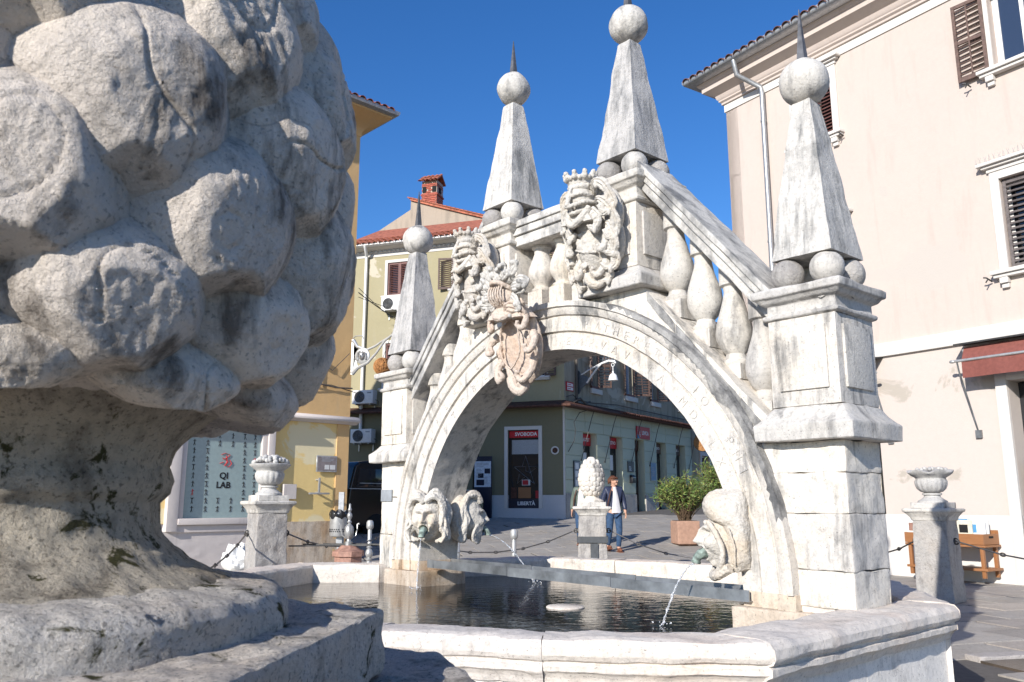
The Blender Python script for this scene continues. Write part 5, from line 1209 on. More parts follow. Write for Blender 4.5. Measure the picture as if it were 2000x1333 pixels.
b = MB(); b.sphere((.22, -.06, .0), .07, 14, 10, sc=(.9, .6, 1.2)); b.sphere((.22, -.11, -.01), .018, 8, 6, sc=(.8, 1, 1.8)); 
for s in (-1, 1): b.sphere((.22 + s * .03, -.095, .02), .014, 8, 6); b.tube([(.22 + s * .02, -.07, .09), (.22 + s * .08, -.06, .06), (.22 + s * .1, -.04, -.02), (.22 + s * .09, -.04, -.08)], .022, 6)
b.tube([(.19, -.09, -.045), (.22, -.1, -.05), (.25, -.09, -.045)], .008, 5); build('carved_face', b, GREYM, md)
b = MB(); b.tube([(.0, -.02, .38), (.06, -.02, .43), (.2, -.02, .43), (.24, -.02, .37)], .012, 6); b.box(-.3, -.02, -.07, -.01, .42, .47, RY(R(-30))); b.tube([(-.12, -.03, .4), (-.1, -.03, .1), (-.13, -.02, -1.5)], .014, 5); b.sphere((-.16, -.06, .1), .06, 7, 5); build('camera_and_wires', b, GREYM, lb)
wb = thing('wicker_ball', 'brown woven wicker ball hanging in front of the olive house', 'wicker ball', (-2.66, 16.8, 3.89)); rd = random.Random(5); b = MB(); b.sphere((0, 0, 0), .165, 18, 12)
for k in range(34):
    q = Euler((rd.uniform(0, 6), rd.uniform(0, 6), rd.uniform(0, 6))).to_matrix().to_4x4(); b.tube([(.178 * math.cos(t), .178 * math.sin(t), .02 * math.sin(3 * t)) for t in [6.283 * i / 22 for i in range(22)]], .007, 5, q, closed=True)
build('woven_shell', b, WICK, wb); b = MB(); b.tube([(0, 0, .16), (.18, .02, .72)], .005, 5); build('hanging_wire', b, IRON, wb)
# cables on the orange facade
cb_ = thing('facade_cables', 'dark cables strung along the orange facade above the string course', 'cables', OG.w(0, 0, 0), OG.a); b = MB()
b.tube([(-3.2, -.05, 3.5), (-2.0, -.06, 3.42), (-1.1, -.06, 3.44), (-.4, -.06, 3.36), (0, -.05, 3.38)], .016, 5); b.tube([(-3.2, -.05, 3.46), (-2.0, -.06, 3.36), (-1.1, -.08, 3.38), (-.5, -.06, 3.4), (0.1, -.03, 3.3)], .01, 5)
b.tube([(-.92, -.05, 5.4), (-.88, -.05, 4.6), (-.86, -.06, 3.95)], .014, 5); b.tube([(-.86, -.06, 5.4), (-.83, -.05, 4.5), (-.82, -.06, 3.95)], .011, 5); b.tube([(-.85, -.06, 3.85), (-.86, -.06, 3.44)], .012, 5); b.tube([(-.82, -.06, 3.85), (-.5, -.07, 3.7), (-.1, -.05, 4.1)], .009, 5); b.tube([(-.88, -.06, 3.82), (-1.2, -.05, 3.45)], .009, 5)
build('cable_run', b, CABLE, cb_); b = MB(); b.box(-.9, -.8, -.12, -.0, 3.84, 3.98); build('junction_box', b, WHITEM, cb_, bevel=.015)
ov = thing('overhead_cable', 'bundle of overhead cables running from the orange corner to the olive house', 'cables', (-3.26, 17.1, 5.43)); p1 = C1.w(-4.2, -.1, 6.9) - Vector((-3.26, 17.1, 5.43)); q1 = C1.w(-4.6, -.1, 6.6) - Vector((-3.26, 17.1, 5.43)); b = MB()
for k, (e, sg) in enumerate(((p1, .05), (q1, .12), (q1 + Vector((.1, 0, -.1)), .2))): b.tube([Vector((0, 0, .1 * k)).lerp(e, t) - Vector((0, 0, sg * 4 * t * (1 - t))) for t in [i / 12 for i in range(13)]], .007 + .005 * (k == 1), 5)
build('cable_run', b, IRON, ov)
oc = thing('overhead_cable', 'pale overhead cable with bird spikes seen just below the crown of the arch', 'cables', C2.w(.7, -.1, 5.75)); e = C2.w(5.0, -2.4, 6.7) - C2.w(.7, -.1, 5.75); b = MB(); b.tube([Vector((0, 0, 0)), e * .5 - Vector((0, 0, .03)), e], .02, 6); build('cable_run', b, GREYM, oc); b = MB()
for k in range(40): p = e * (.03 + .02 * k); b.tube([p, p + Vector((.02, .03 * (-1) ** k, .1))], .004, 4)
build('bird_spikes', b, GREYM, oc, smooth=0)
# street lamp under the arch
sl = thing('street_lamp', 'grey wall bracket with a white bell shaped lamp, seen through the arch', 'street lamp', C2.w(.82, 0, 4.85), C2.a - R(90)); b = MB()   # local +x points out of the wall
b.prism([(.0, -.4), (.06, -.36), (.12, -.22), (.34, -.08), (.42, .05), (.3, .16), (.12, .22), (.05, .34), (0, .36)], -.02, .02, 'y'); build('wall_plate', b, plain('blue_grey_painted_iron', (.11, .13, .15), .5, .2), sl, bevel=.006)
b = MB(); b.tube([(.32, 0, -.06), (.5, 0, .16), (.7, 0, .38), (.85, 0, .5)], .03, 8); b.tube([(.1, 0, .2), (.45, 0, .36), (.85, 0, .5), (1.1, 0, .56), (1.3, 0, .52), (1.34, 0, .46)], [.022, .022, .035, .04, .04, .025], 8); b.tube([(1.24 + .05 * math.cos(t), 0, .42 + .05 * math.sin(t)) for t in [6.283 * i / 12 for i in range(12)]], .012, 6, closed=True); b.tube([(1.24, 0, .37), (1.24, 0, .2)], .014, 6); b.lathe([(.03, .14), (.03, .22)], 10, T(1.24, 0, 0)); build('arm', b, WHITEM, sl)
b = MB(); b.lathe([(.03, .16), (.06, .15), (.11, .1), (.135, .02), (.15, -.06), (.14, -.06), (.02, .1)], 24, T(1.24, 0, 0)); build('lamp_shade', b, WHITEM, sl); b = MB()
for k in range(9): b.tube([(.9 + .05 * k, 0, .56), (.88 + .05 * k, .02 * (-1) ** k, .68)], .004, 4)
for k in range(5): b.tube([(.25 + .05 * k, 0, .3 + .02 * k), (.22 + .05 * k, .02 * (-1) ** k, .42 + .02 * k)], .004, 4)
build('bird_spikes', b, GREYM, sl, smooth=0)
# signs
def sign(C, x0, x1, z0, z1, label, face, cat='sign', d=.03, y=0, name='wall_sign', frame=None):
    t = thing(name, label, cat, C.w((x0 + x1) / 2, y, z0), C.a); w_, h = x1 - x0, z1 - z0; b = MB(); b.box(-w_ / 2, w_ / 2, -d, -.002, 0, h); build('plate', b, frame or face, t, bevel=.004, bseg=1)
    if frame: b = MB(); b.box(-w_ / 2 + .025, w_ / 2 - .025, -d - .004, -d - .001, .025, h - .025); build('face', b, face, t, smooth=0)
    return t, w_, h, -d - .006
def lines(t, x0, x1, z0, z1, n, y, mat, seed=1, h=.4):
    rd = random.Random(seed); b = MB()
    for k in range(n): z = z1 - (z1 - z0) * (k + .5) / n; b.box(x0, x0 + (x1 - x0) * rd.uniform(.6, 1), y, y + .003, z - (z1 - z0) / n * h / 2, z + (z1 - z0) / n * h / 2)
    build('printed_lines', b, mat, t, smooth=0)
t, w_, h, y = sign(OG, -.78, -.32, 1.79, 2.11, 'square grey notice plate with two white papers on the yellow wall', plain('grey_brown_notice', (.22, .19, .19), .5), frame=ZINC)
lines(t, -.12, .17, .2, .29, 4, y, GREYP); b = MB(); b.box(-.05, .05, y, y + .003, .05, .14); b.box(.07, .19, y, y + .003, .05, .14); build('paper', b, PAPER, t, smooth=0)
t, w_, h, y = sign(OG, -1.55, -1.28, 1.22, 1.5, 'cream electrical box on the yellow wall behind the fruit urn', FRAME_ST, 'box', .08, name='meter_box')
t = thing('pipe_bracket', 'small T shaped iron bracket fixed to the yellow wall', 'bracket', OG.w(-.75, 0, 1.34), OG.a); b = MB(); b.box(-.02, .02, -.1, -.07, 0, .3); b.box(-.22, .22, -.12, -.07, -.02, .015); b.box(-.02, .02, -.07, .04, .25, .28); b.box(-.02, .02, -.07, .04, .0, .03); build('tee_bar', b, GREYM, t, bevel=.004)
t, w_, h, y = sign(C2, 4.68, 5.72, 3.34, 3.76, 'red banner sign with star and white lettering over the street door', REDS, y=-.03)
text_on('LEVICA', .19, .13, y, .2, WHITEP, t, bold=.005, sx=.85); b = MB()
for pl in (((-.45, .26), (-.2, .28), (-.36, .1)), ((-.32, .24), (-.28, .05), (-.25, .16))): b.tube([(x, y, z) for x, z in pl], .012, 4, flat=.3)
build('star_emblem', b, WHITEP, t, smooth=0); b = MB(); b.prism([(-.52, .0), (-.3, .0), (-.42, .14), (-.52, .12)], y, y + .003, 'y'); build('blue_corner', b, BLUEV, t, smooth=0)
t, w_, h, y = sign(C2, 3.98, 4.42, 2.16, 2.52, 'dark grey plate with white text on the street front', plain('dark_grey_plate', (.08, .075, .075), .5), y=-.02); lines(t, -.15, .05, .03, .2, 4, y, WHITEP, 3)
t = thing('letter_box', 'black letter box below the dark grey plate on the street front', 'letter box', C2.w(4.25, -.02, 1.8), C2.a); b = MB(); b.prism([(0, 0), (-.12, 0), (-.12, .2), (-.06, .27), (0, .27)], -.12, .12, 'x'); build('box', b, BLACKP, t, bevel=.008); b = MB(); b.box(-.09, .09, -.125, -.119, .17, .19); build('slot', b, ZINC, t, smooth=0)
t, w_, h, y = sign(C2, 5.72, 6.16, 1.9, 2.55, 'tall pale blue poster between the two far street doors', plain('pale_blue_poster', (.2, .3, .42), .6), y=-.02, frame=ZINC); lines(t, -.12, .1, .15, .5, 5, y, GREYP, 5, .5)
t, w_, h, y = sign(C2, .42, .78, 1.55, 2.4, 'tall dark notice board with white papers left of the first street window', GREYP, y=-.02, frame=BLACKP)
b = MB()
for z in (.1, .36, .6): b.box(-.1, .1, y, y + .003, z, z + .18)
build('paper', b, PAPER, t, smooth=0)
t, w_, h, y = sign(C2, .07, .5, 4.5, 4.78, 'small red and white street name plate near the corner above the ledge', REDS, frame=REDS); b = MB(); b.box(-.17, .17, y, y + .003, .03, .12); b.box(-.17, .17, y, y + .003, .15, .24); build('white_panel', b, WHITEP, t, smooth=0); lines(t, -.15, .16, .04, .23, 3, y - .002, REDS, 8, .35)
t = thing('round_sign', 'round brown wooden sign hanging at the far end of the street front', 'sign', C2.w(9.55, -.45, 3.45), C2.a - R(55)); b = MB(); b.lathe([(.33, -.04), (.34, 0), (.33, .04)], 28, RX(R(90))); build('disc', b, WICK, t); b = MB(); b.tube([(-.0, .1, .5), (0, 0, .34)], .015, 6); b.tube([(0, 0, .38), (.0, .5, .45)], .02, 6); build('hanger', b, IRON, t)
t = thing('info_board', 'tall dark blue information board with pictures standing in the shade by the arch leg', 'information board', C1.w(-2.48, -.35, .66), C1.a); b = MB(); b.box(-.28, .28, -.03, .03, 0, 1.87); build('panel', b, NAVY, t, bevel=.006); b = MB(); b.box(-.265, .265, -.036, -.031, .95, 1.72); f = build('poster', b, plain('pale_blue_white_poster', (.5, .55, .62), .5), t, smooth=0)
lines(f, -.2, .2, 1.55, 1.68, 3, -.039, GREYP, 2, .3); lines(f, -.2, .0, 1.2, 1.5, 7, -.039, GREYP, 3, .3); lines(f, .04, .22, 1.02, 1.25, 6, -.039, GREYP, 4, .3); b = MB(); b.box(.06, .24, -.039, -.0365, 1.35, 1.5); b.box(-.15, .03, -.039, -.0365, 1.22, 1.36); b.box(-.2, .05, -.039, -.0365, 1.0, 1.17); build('picture', b, NAVY, f, smooth=0)
text_on('i', .1, -.2, -.034, 1.79, WHITEP, t)
t, w_, h, y = sign(Fac((-3.329, 17.02), 133.8), .25, .4, 2.35, 2.5, 'tiny red house number plate in the shaded alley', REDS)
# litter bin
t = thing('litter_bin', 'silver perforated litter bin with a black liner on a post by the yellow wall', 'litter bin', (-3.33, 16.3, .0)); b = MB(); b.lathe([(.09, .5), (.155, .52), (.165, .56), (.165, .93), (.172, .935), (.172, .95), (.165, .96)], 30); build('bucket', b, GREYM, t)
b = MB()
for r in range(2):
    for k in range(26): a = 6.283 * (k + .5 * r) / 26; b.box(-.012, .012, -.003, .003, -.01, .01, T(.166 * math.cos(a), .166 * math.sin(a), .61 + .035 * r) @ RZ(a + R(90)) @ RY(R(45)))
build('perforations', b, BLACKP, t, smooth=0, kind='stuff'); rd = random.Random(3); b = MB(); n = 40; pr_ = [(.168, .86), (.178, .9), (.176, .96), (.15, 1.0), (.1, .97)]
for i, (r, z) in enumerate(pr_):
    for k in range(n): a = 6.283 * k / n; b.v.append(((r + .01 * math.sin(k * 2.3 + i)) * math.cos(a), (r + .01 * math.sin(k * 1.7 + i)) * math.sin(a), z + .022 * math.sin(k * .9 + i * 1.3)))
for i in range(len(pr_) - 1):
    for k in range(n): b.f.append((i * n + k, i * n + (k + 1) % n, (i + 1) * n + (k + 1) % n, (i + 1) * n + k))
build('bin_liner', b, BAGP, t); b = MB(); b.box(-.05, .05, .17, .23, 0, 1.35); b.box(-.03, .08, -.02, .17, .35, .5); build('post', b, ZINC, t)
# turned bollards
def bollard(loc, label, s=1.):
    t = thing('bollard', label, 'bollard', loc, 0, 'turned grey bollards'); b = MB(); b.lathe([(.06 * s, 0), (.055 * s, .18), (.035 * s, .21), (.055 * s, .23), (.055 * s, .25), (.03 * s, .26), (.055 * s, .29), (.066 * s, .33), (.055 * s, .38), (.03 * s, .41), (.05 * s, .43), (.03 * s, .45), (.042 * s, .48), (.03 * s, .52), (.045 * s, .54), (.034 * s, .55), (.034 * s, .7), (.03 * s, .72)], 18); build('turned_shaft', b, GREYM, t, smooth=50)
    b = MB(); b.lathe([(.035 * s, .715), (.056 * s, .74), (.06 * s, .77), (.058 * s, .83), (.04 * s, .86), (.01, .866)], 14); build('head', b, GREYM, t)
bollard((-2.34, 14.0, 0), 'grey turned bollard just left of the left pier, beside the candelabra')
bollard((.03, 12.6, -.1), 'grey turned bollard seen through the arch left of the pine cone post')
bollard((-.84, 13.2, -.14), 'grey turned bollard mostly hidden behind the profile mask')
# red stone stand with metal candelabra
t = thing('pump_stand', 'octagonal reddish stone stand carrying a grey metal candelabra finial, left of the left pier', 'stand', (-2.03, 10.6, .03)); b = MB(); b.lathe([(.17, 0), (.17, .46), (.2, .47), (.2, .53), (.15, .55), (.09, .6)], 8, a0=R(22)); build('stone_body', b, REDMARBLE, t, smooth=20); b = MB(); b.lathe([(.05, .6), (.05, .64), (.03, .65), (.025, .67), (.045, .69), (.06, .75), (.055, .82), (.03, .85), (.018, .86), (.032, .88), (.018, .9), (.018, .91), (.035, .95), (.03, .98), (.014, 1.0), (.026, 1.03), (.014, 1.06), (.013, 1.1), (.004, 1.11)], 16); build('finial', b, GREYM, t)
b = MB()
for k in range(4):
    a = R(15 + 90 * k); ca_, sa_ = math.cos(a), math.sin(a); b.tube([(.03 * ca_, .03 * sa_, .68), (.085 * ca_, .085 * sa_, .72), (.1 * ca_, .1 * sa_, .79), (.1 * ca_, .1 * sa_, .85), (.118 * ca_, .118 * sa_, .865), (.122 * ca_, .122 * sa_, .85)], .008, 6)
build('scroll_arm', b, GREYM, t)
ib = thing('iron_bars', 'long iron bars laid flat across the reddish stone stand', 'bars', (-2.03, 10.6, .63)); b = MB()
for (x0, y0, x1, y1, z) in ((-.72, -.1, .5, .1, -.005), (-.35, .16, .62, -.06, .01), (-.6, .14, .3, -.12, .005)): b.box(0, math.hypot(x1 - x0, y1 - y0), -.012, .012, -.008, .008, T(x0, y0, z) @ RZ(math.atan2(y1 - y0, x1 - x0)))
build('bar', b, IRON, ib, smooth=0)
# plastic sack in front of the shop window
t = thing('plastic_bag', 'crumpled clear plastic bag on the pavement below the shop window', 'plastic bag', (-4.56, 14.2, 0)); b = MB(); b.grid(lambda u, v: Vector((.24 * math.sin(math.pi * v) * math.cos(6.283 * u), .2 * math.sin(math.pi * v) * math.sin(6.283 * u), .21 - .21 * math.cos(math.pi * v))) * (1 + .28 * fbm(Vector((math.cos(6.283 * u) * 3, math.sin(6.283 * u) * 3, v * 5)), 3)), 30, 18, wrapu=True); build('sack', b, PAPER, t, smooth=15)
# book table
t = thing('book_table', 'orange wooden stand with a lower shelf against the pink house wall', 'table', PK.w(3.85, -.5, .09), PK.a)
for x in (-.3, .78):
    b = MB(); b.box(x - .025, x + .025, .02, .07, 0, .5); build('leg', b, WOODO, t, bevel=.004); b = MB(); b.box(x - .025, x + .025, .38, .43, 0, .62); build('leg', b, WOODO, t, bevel=.004)
b = MB(); b.box(-.36, .85, .0, .44, .1, .135); build('lower_shelf', b, WOODO, t, bevel=.004); b = MB(); b.box(-.36, .85, .0, .44, .43, .46); build('top_frame', b, WOODO, t, bevel=.004)
CREAMP = plain('cream_cover', (.65, .6, .48), .6); LILACP = plain('lilac_cover', (.4, .3, .5), .6)
for k, x0 in enumerate((-.36, .13)):
    lab = ('shallow orange wooden crate of books, left one on the stand', 'shallow orange wooden crate of books, right one on the stand')[k]
    c = thing('book_crate', lab, 'crate', PK.w(3.85 + x0, -.5, .555), PK.a, 'crates of books'); b = MB(); w_ = (.47, .7)[k]
    b.box(0, w_, 0, .018, 0, .15); b.box(0, w_, .42, .438, 0, .2); b.box(0, .018, .019, .419, 0, .15); b.box(w_ - .018, w_, .019, .419, 0, .15); b.box(.019, w_ - .019, .019, .419, 0, .012); build('crate_box', b, WOODO, c, smooth=0, bevel=.003, bseg=1)
    b = MB(); b.box(w_ + .0005, w_ + .003, .16, .28, .09, .12); build('hand_hole', b, DARK, c, smooth=0)
    rd = random.Random(40 + k)
    for q in range(7):
        x = .03 + .1 * ((q * 3) % 7) * w_ / .8; wd, hh = rd.uniform(.16, .26), rd.uniform(.26, .36); x = min(x, w_ - wd - .03); yy = .04 + .05 * q; cover = [PAPER, CREAMP, WHITEP, BLUEV, PAPER, LILACP, GREYP][q]; tone = ('white', 'cream', 'bright white', 'blue', 'off white', 'lilac', 'grey')[q]
        bo = thing('book', f'book with a {tone} cover standing in the {"left" if k == 0 else "right"} crate on the orange stand', 'book', PK.w(3.85 + x0 + x, -.5 + yy, .57), PK.a, f'books in the {"left" if k == 0 else "right"} crate')
        b = MB(); b.box(0, wd, 0, .02, 0, hh); cv = build('cover', b, cover, bo, smooth=0)
        if q < 6: b = MB(); b.box(.03, wd * rd.uniform(.5, .9), -.002, -.0005, hh * .45, hh * .8); build('cover_print', b, rd.choice([GREENV, BLUEV, REDMARBLE, BLACKV]), bo, smooth=0)
# planters with shrubs
def planter(loc, label, slab_, seed, s=1., h=.95, box=.52):
    t = thing('planter', label, 'planter', loc, R(8), 'square clay planters with shrubs'); b = MB(); a = box / 2; b.box(-a, a, -a, a, .03, .54); b.box(-a + .05, a - .05, -a + .05, a - .05, 0, .029); build('clay_pot', b, TERRAP, t, bevel=.015, rough=(.1, .004, 9)); b = MB(); b.box(-a + .04, a - .04, -a + .04, a - .04, .53, .545); build('soil', b, RUBBER, t, smooth=0)
    sh_ = thing('shrub', slab_, 'shrub', loc); rd = random.Random(seed); st = MB(); L1 = MB(); L2 = MB()
    for k in range(230):
        an = rd.uniform(0, 6.283); sp = rd.random() ** .55 * s; hh = h * (.75 + .45 * rd.random()) * (1 - .35 * (sp / s) ** 2); c0 = Vector((rd.uniform(-.12, .12), rd.uniform(-.12, .12), .54)); tip = Vector((math.cos(an) * sp, math.sin(an) * sp, .54 + hh)); mid = c0.lerp(tip, .5) + Vector((math.cos(an), math.sin(an), 0)) * -.06 * s + Vector((0, 0, .12)); pts = [c0.lerp(mid, q / 5).lerp(mid.lerp(tip, q / 5), q / 5) for q in range(6)]
        if rd.random() < .12: tip.z -= .35; pts[-1] = tip
        st.tube(pts, [.008, .007, .006, .005, .004, .003], 4)
        for q in range(26):
            f = .25 + .75 * rd.random() ** .7; i = min(4, int(f * 5)); p = pts[i].lerp(pts[i + 1], f * 5 - i); d = Vector((rd.gauss(0, 1), rd.gauss(0, 1), rd.gauss(.6, .7))).normalized(); ln_ = rd.uniform(.07, .14); sd_ = d.cross(Vector((rd.gauss(0, 1), rd.gauss(0, 1), rd.gauss(0, 1)))).normalized() * .009
            L_ = L2 if rd.random() < .22 else L1; L_.add([p, p + d * ln_ * .45 + sd_, p + d * ln_, p + d * ln_ * .45 - sd_], [(0, 1, 2, 3)])
    build('stems', st, TWIG, sh_, recalc=False); build('foliage', L1, LEAF, sh_, recalc=False, smooth=0); build('young_foliage', L2, LEAF2, sh_, recalc=False, smooth=0)
planter((3.95, 19.4, gz(0, 19.4)), 'square clay planter left of the hooded mask', 'loose fine leaved green shrub in the planter left of the hooded mask', 11, .78, .95)
planter((5.15, 20.6, gz(0, 20.6)), 'square clay planter hidden behind the right leg of the arch', 'taller green shrub half hidden behind the right leg of the arch', 12, .8, 1.3)
# ---------------------------------------------------------------- van in the shaded alley
van = thing('parked_van', 'black van parked in the shaded alley behind the yellow corner', 'van', (-4.05, 20.95, .24), R(45))
VP = [(0, .35), (-.02, .9), (.03, 1.3), (.16, 1.82), (.3, 1.93), (.6, 1.97), (3.0, 1.97), (3.35, 1.86), (3.8, 1.3), (4.5, 1.05), (4.6, .9), (4.62, .4), (4.2, .32), (.1, .3)]
b = MB(); b.prism(VP, 0, 1.75, 'y'); build('body', b, VANP, van, bevel=.06, bseg=3)
for x0, x1 in ((.28, 1.15), (1.25, 2.2), (2.3, 3.2)):
    b = MB(); b.prism([(x0 - .08, 1.3), (x1, 1.3), (x1 - .02, 1.75), (x0 + .03, 1.75)], -.012, .02, 'y'); w_ = build('window', b, GLASS, van, bevel=.004)
    if x0 < .3: f = MB(); f.box(x0 + .02, x1 - .1, -.02, -.011, 1.38, 1.4); f.box(x1 - .12, x1 - .1, -.02, -.011, 1.38, 1.68); build('window_frame', f, ZINC, w_, smooth=0)
b = MB(); b.box(.0, 4.3, -.018, -.001, 1.24, 1.262); build('chrome_strip', b, ZINC, van, smooth=0)
b = MB(); b.prism([(.08, 1.32), (.2, 1.78)], 0, 1, 'y') if 0 else b.box(-.03, -.01, .2, 1.55, 1.25, 1.26); build('rear_trim', b, ZINC, van, smooth=0)
for y in (.08, 1.55): b = MB(); b.box(-.035, .05, y, y + .12, .95, 1.25); build('tail_light', b, RUST, van, bevel=.01)
b = MB(); b.box(-.09, .1, .05, 1.7, .38, .58); build('bumper', b, RUBBER, van, bevel=.03)
for x in (.85, 3.75):
    for y in (-.03, 1.6):
        b = MB(); b.lathe([(.2, -.09), (.31, -.09), (.335, -.06), (.335, .06), (.31, .09), (.2, .09)], 28, T(x, y + .09, .3) @ RX(R(90))); wh = build('wheel', b, RUBBER, van); b = MB(); b.lathe([(.2, -.06), (.2, .06), (.05, .075)], 20, T(x, y + .09, .3) @ RX(R(90))); build('rim', b, IRON, wh)
# ---------------------------------------------------------------- people
def skin_mesh(name, joints, edges, mat, parent, root=0, sub=2, post=None):
    me = bpy.data.meshes.new(name); me.from_pydata([j[0] for j in joints], edges, []); o = bpy.data.objects.new(name, me); COL.objects.link(o); me.materials.append(mat)
    m = o.modifiers.new('skin', 'SKIN'); m.use_smooth_shade = True
    for i, j in enumerate(joints):
        v = me.skin_vertices[0].data[i]; v.radius = j[1] if hasattr(j[1], '__len__') else (j[1], j[1]); v.use_root = (i == root)
    s = o.modifiers.new('sub', 'SUBSURF'); s.levels = sub; s.render_levels = sub
    dg = bpy.context.evaluated_depsgraph_get(); nm = bpy.data.meshes.new_from_object(o.evaluated_get(dg)); bpy.data.objects.remove(o); bpy.data.meshes.remove(me)
    nm.name = name; nm.materials.clear(); nm.materials.append(mat)
    if post:
        for v in nm.vertices: v.co = post(v.co.copy())
    for p in nm.polygons: p.use_smooth = True
    q = bpy.data.objects.new(name, nm); COL.objects.link(q); q.parent = parent; return q
def person(loc, rz, label, jacket, head_turn=0, s=1., hairm=HAIR, group=None):
    p = thing('person', label, 'person', loc, rz); p.scale = (s, s, s)         # faces -y, height 1.66
    J = [((0, 0, .92), (.14, .1)), ((0, .0, 1.1), (.135, .095)), ((0, .0, 1.28), (.15, .1)), ((0, .005, 1.4), (.085, .07)), ((0, -.005, 1.46), .05), ((0, -.015, 1.55), (.07, .085)), ((0, -.01, 1.62), (.06, .075)),
         ((.17, 0, 1.36), .06), ((.24, .02, 1.1), .045), ((.25, -.06, .88), .033), ((.25, -.08, .83), (.03, .02)), ((-.17, 0, 1.36), .06), ((-.24, .05, 1.1), .045), ((-.26, .02, .87), .033), ((-.26, .01, .82), (.03, .02)),
         ((.09, -.01, .84), .1), ((.1, -.07, .47), .062), ((.1, .02, .1), .042), ((.1, -.1, .04), .035), ((-.09, .0, .84), .1), ((-.1, .02, .47), .062), ((-.1, .16, .13), .042), ((-.1, .08, .05), .035)]
    E_ = [(0, 1), (1, 2), (2, 3), (3, 4), (4, 5), (5, 6), (2, 7), (7, 8), (8, 9), (9, 10), (2, 11), (11, 12), (12, 13), (13, 14), (0, 15), (15, 16), (16, 17), (17, 18), (0, 19), (19, 20), (20, 21), (21, 22)]
    body = skin_mesh('body', J, E_, SKIN, p)
    # face and hands
    hd = RZ(head_turn); Hm = T(0, -.012, 1.56) @ hd
    b = MB(); b.sphere((0, 0, 0), .082, 26, 18, Hm, sc=(.92, 1.1, 1.3)); b.sphere((0, -.1, -.015), .016, 10, 8, Hm, sc=(.8, 1.1, 1.4)); b.sphere((0, -.075, -.075), .03, 10, 8, Hm)
    for sx in (-1, 1): b.sphere((sx * .078, .005, -.005), .02, 8, 6, Hm, sc=(.5, .8, 1.4)); b.sphere((sx * .032, -.072, -.03), .026, 10, 8, Hm)
    build('head', b, SKIN, p, smooth=180, remesh=(.006, 1))
    b = MB(); b.tube([(-.024, -.09, -.052), (0, -.097, -.054), (.024, -.09, -.052)], .006, 6, Hm); build('mouth', b, REDMARBLE, p)
    for sx in (-1, 1): b = MB(); b.sphere((sx * .03, -.083, .015), .009, 8, 6, Hm); build('eye', b, BLACKP, p)
    for sx, hx, hy, hz in ((1, .25, -.085, .81), (-1, -.26, .0, .80)):
        b = MB(); b.sphere((hx, hy, hz), .036, 12, 8, sc=(.55, 1, 1.15))
        for f in range(4): b.tube([(hx, hy - .026 + .017 * f, hz - .02), (hx - sx * .004, hy - .03 + .017 * f, hz - .06), (hx - sx * .016, hy - .026 + .016 * f, hz - .085 + .006 * abs(f - 1.5))], [.0095, .009, .007], 6)
        b.tube([(hx, hy - .03, hz + .01), (hx - sx * .006, hy - .056, hz - .02), (hx - sx * .01, hy - .06, hz - .045)], [.011, .01, .008], 6); build('hand', b, SKIN, p)
    b = MB()                                              # hair cap with short layered tufts
    b.grid(lambda u, v: Hm @ (Vector((.09 * math.sin(v * 1.75) * math.cos(6.283 * u), .1 * math.sin(v * 1.75) * math.sin(6.283 * u) + .014, .03 + .096 * math.cos(v * 1.75) - .012)) * (1 + .07 * fbm(Vector((math.cos(6.283 * u) * 4, math.sin(6.283 * u) * 4, v * 6)), 2))), 36, 14, wrapu=True)
    rd = random.Random(8)
    for k in range(60):
        a = rd.uniform(.15, math.pi - .15) if k > 22 else rd.uniform(math.pi, 6.283); z0 = .075 if k <= 22 else .05; q = Vector((.085 * math.cos(a), .095 * math.sin(a) + .01, z0)); e_ = Vector((.098 * math.cos(a + .15), .108 * math.sin(a + .15) + .012, z0 - (.04 if k <= 22 else rd.uniform(.07, .13))))
        b.tube([Hm @ q, Hm @ ((q + e_) / 2 * 1.05), Hm @ e_], [.016, .015, .006], 5)
    build('hair', b, hairm, p, smooth=180)
    b = MB()
    for sx in (-1, 1): b.tube([Hm @ Vector((sx * .034 + .024 * math.cos(t), -.1, .012 + .018 * math.sin(t))) for t in [6.283 * i / 14 for i in range(14)]], .0025, 4, closed=True); b.tube([Hm @ Vector((sx * .058, -.097, .016)), Hm @ Vector((sx * .085, 0, .016))], .0025, 4)
    b.tube([Hm @ Vector((-.011, -.102, .014)), Hm @ Vector((.011, -.102, .014))], .0025, 4); build('glasses', b, ZINC, p)
    quilt = lambda c: c + Vector((c.x, c.y, 0)).normalized() * (.007 * abs(math.sin(c.z * 60)) - .003) if c.z > .7 else c
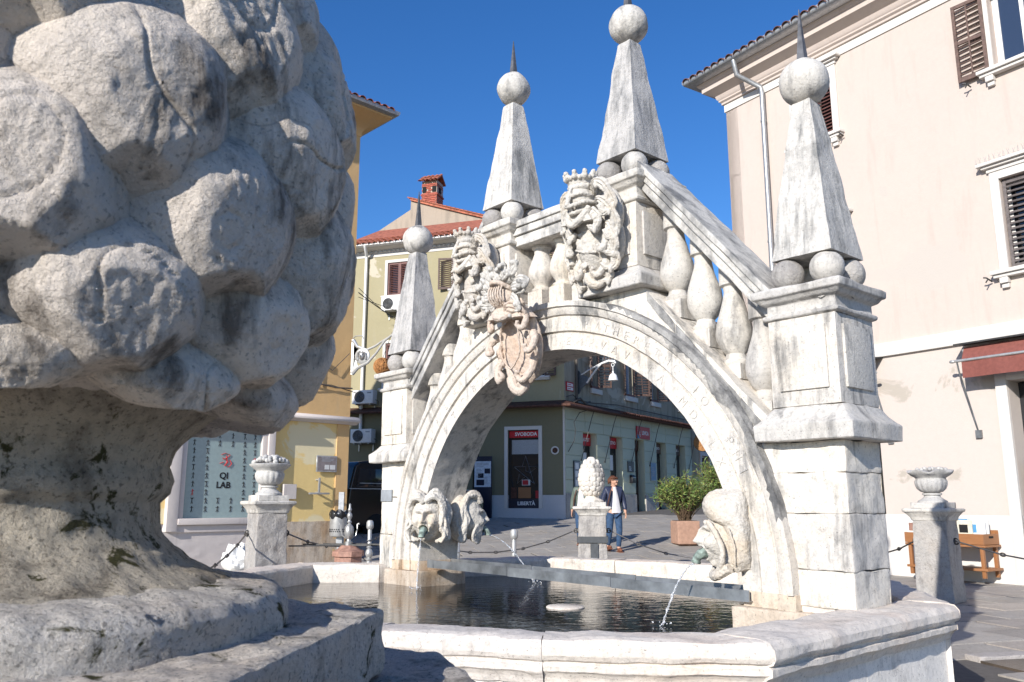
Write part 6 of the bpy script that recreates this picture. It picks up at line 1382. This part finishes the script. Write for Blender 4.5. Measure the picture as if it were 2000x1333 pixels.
    J2 = [((0, 0, .82), (.175, .135)), ((0, 0, 1.05), (.165, .13)), ((0, 0, 1.27), (.175, .13)), ((0, .01, 1.4), (.1, .085)), ((0, .012, 1.45), (.075, .068)), ((.17, 0, 1.37), .078), ((.245, .02, 1.1), .066), ((.255, -.055, .89), .05), ((-.17, 0, 1.37), .078), ((-.245, .05, 1.1), .066), ((-.265, .02, .88), .05)]
    jk = skin_mesh('jacket', J2, [(0, 1), (1, 2), (2, 3), (3, 4), (2, 5), (5, 6), (6, 7), (2, 8), (8, 9), (9, 10)], jacket, p, post=quilt)
    b = MB(); b.grid(lambda u, v: Vector(((.035 + .075 * v) * (2 * u - 1) + .012 * v, -.085 - .055 * math.sin(1.6 * min(1, v * 1.6)) - .02 * (1 - (2 * u - 1) ** 2), 1.42 - .57 * v)), 10, 24); build('shirt', b, SHIRT, p)
    J3 = [((0, 0, .92), (.15, .115)), ((.09, -.01, .82), .108), ((.1, -.07, .47), .075), ((.1, .02, .09), .058), ((-.09, 0, .82), .108), ((-.1, .02, .47), .075), ((-.1, .15, .13), .058)]
    skin_mesh('jeans', J3, [(0, 1), (1, 2), (2, 3), (0, 4), (4, 5), (5, 6)], JEAN, p)
    for x, y, z, a in ((.1, 0, .045, 0), (-.1, .13, .075, R(-14))):
        b = MB(); b.sphere((0, -.06, 0), .05, 16, 10, sc=(.95, 2.5, .95)); b.box(-.045, .045, -.17, .06, -.05, -.032); build('shoe', b, SHOE, p, M=T(x, y, z) @ RX(a), smooth=60)
    b = MB(); b.tube([(-.1, -.14, 1.36), (-.16, -.15, 1.15), (-.19, -.1, .95)], .014, 6); build('bag_strap', b, RUST, p)
    return p
person((2.2, 18.3, gz(0, 18.3)), R(12), 'woman with short auburn hair, navy quilted jacket and jeans walking past the post', JKT, R(42), .965)
person((1.57, 18.9, gz(0, 18.9)), R(-20), 'person in a grey green quilted jacket, almost hidden behind the pine cone post', JKT_G, R(-10), .93, plain('dark_brown_hair', (.05, .03, .02), .6))
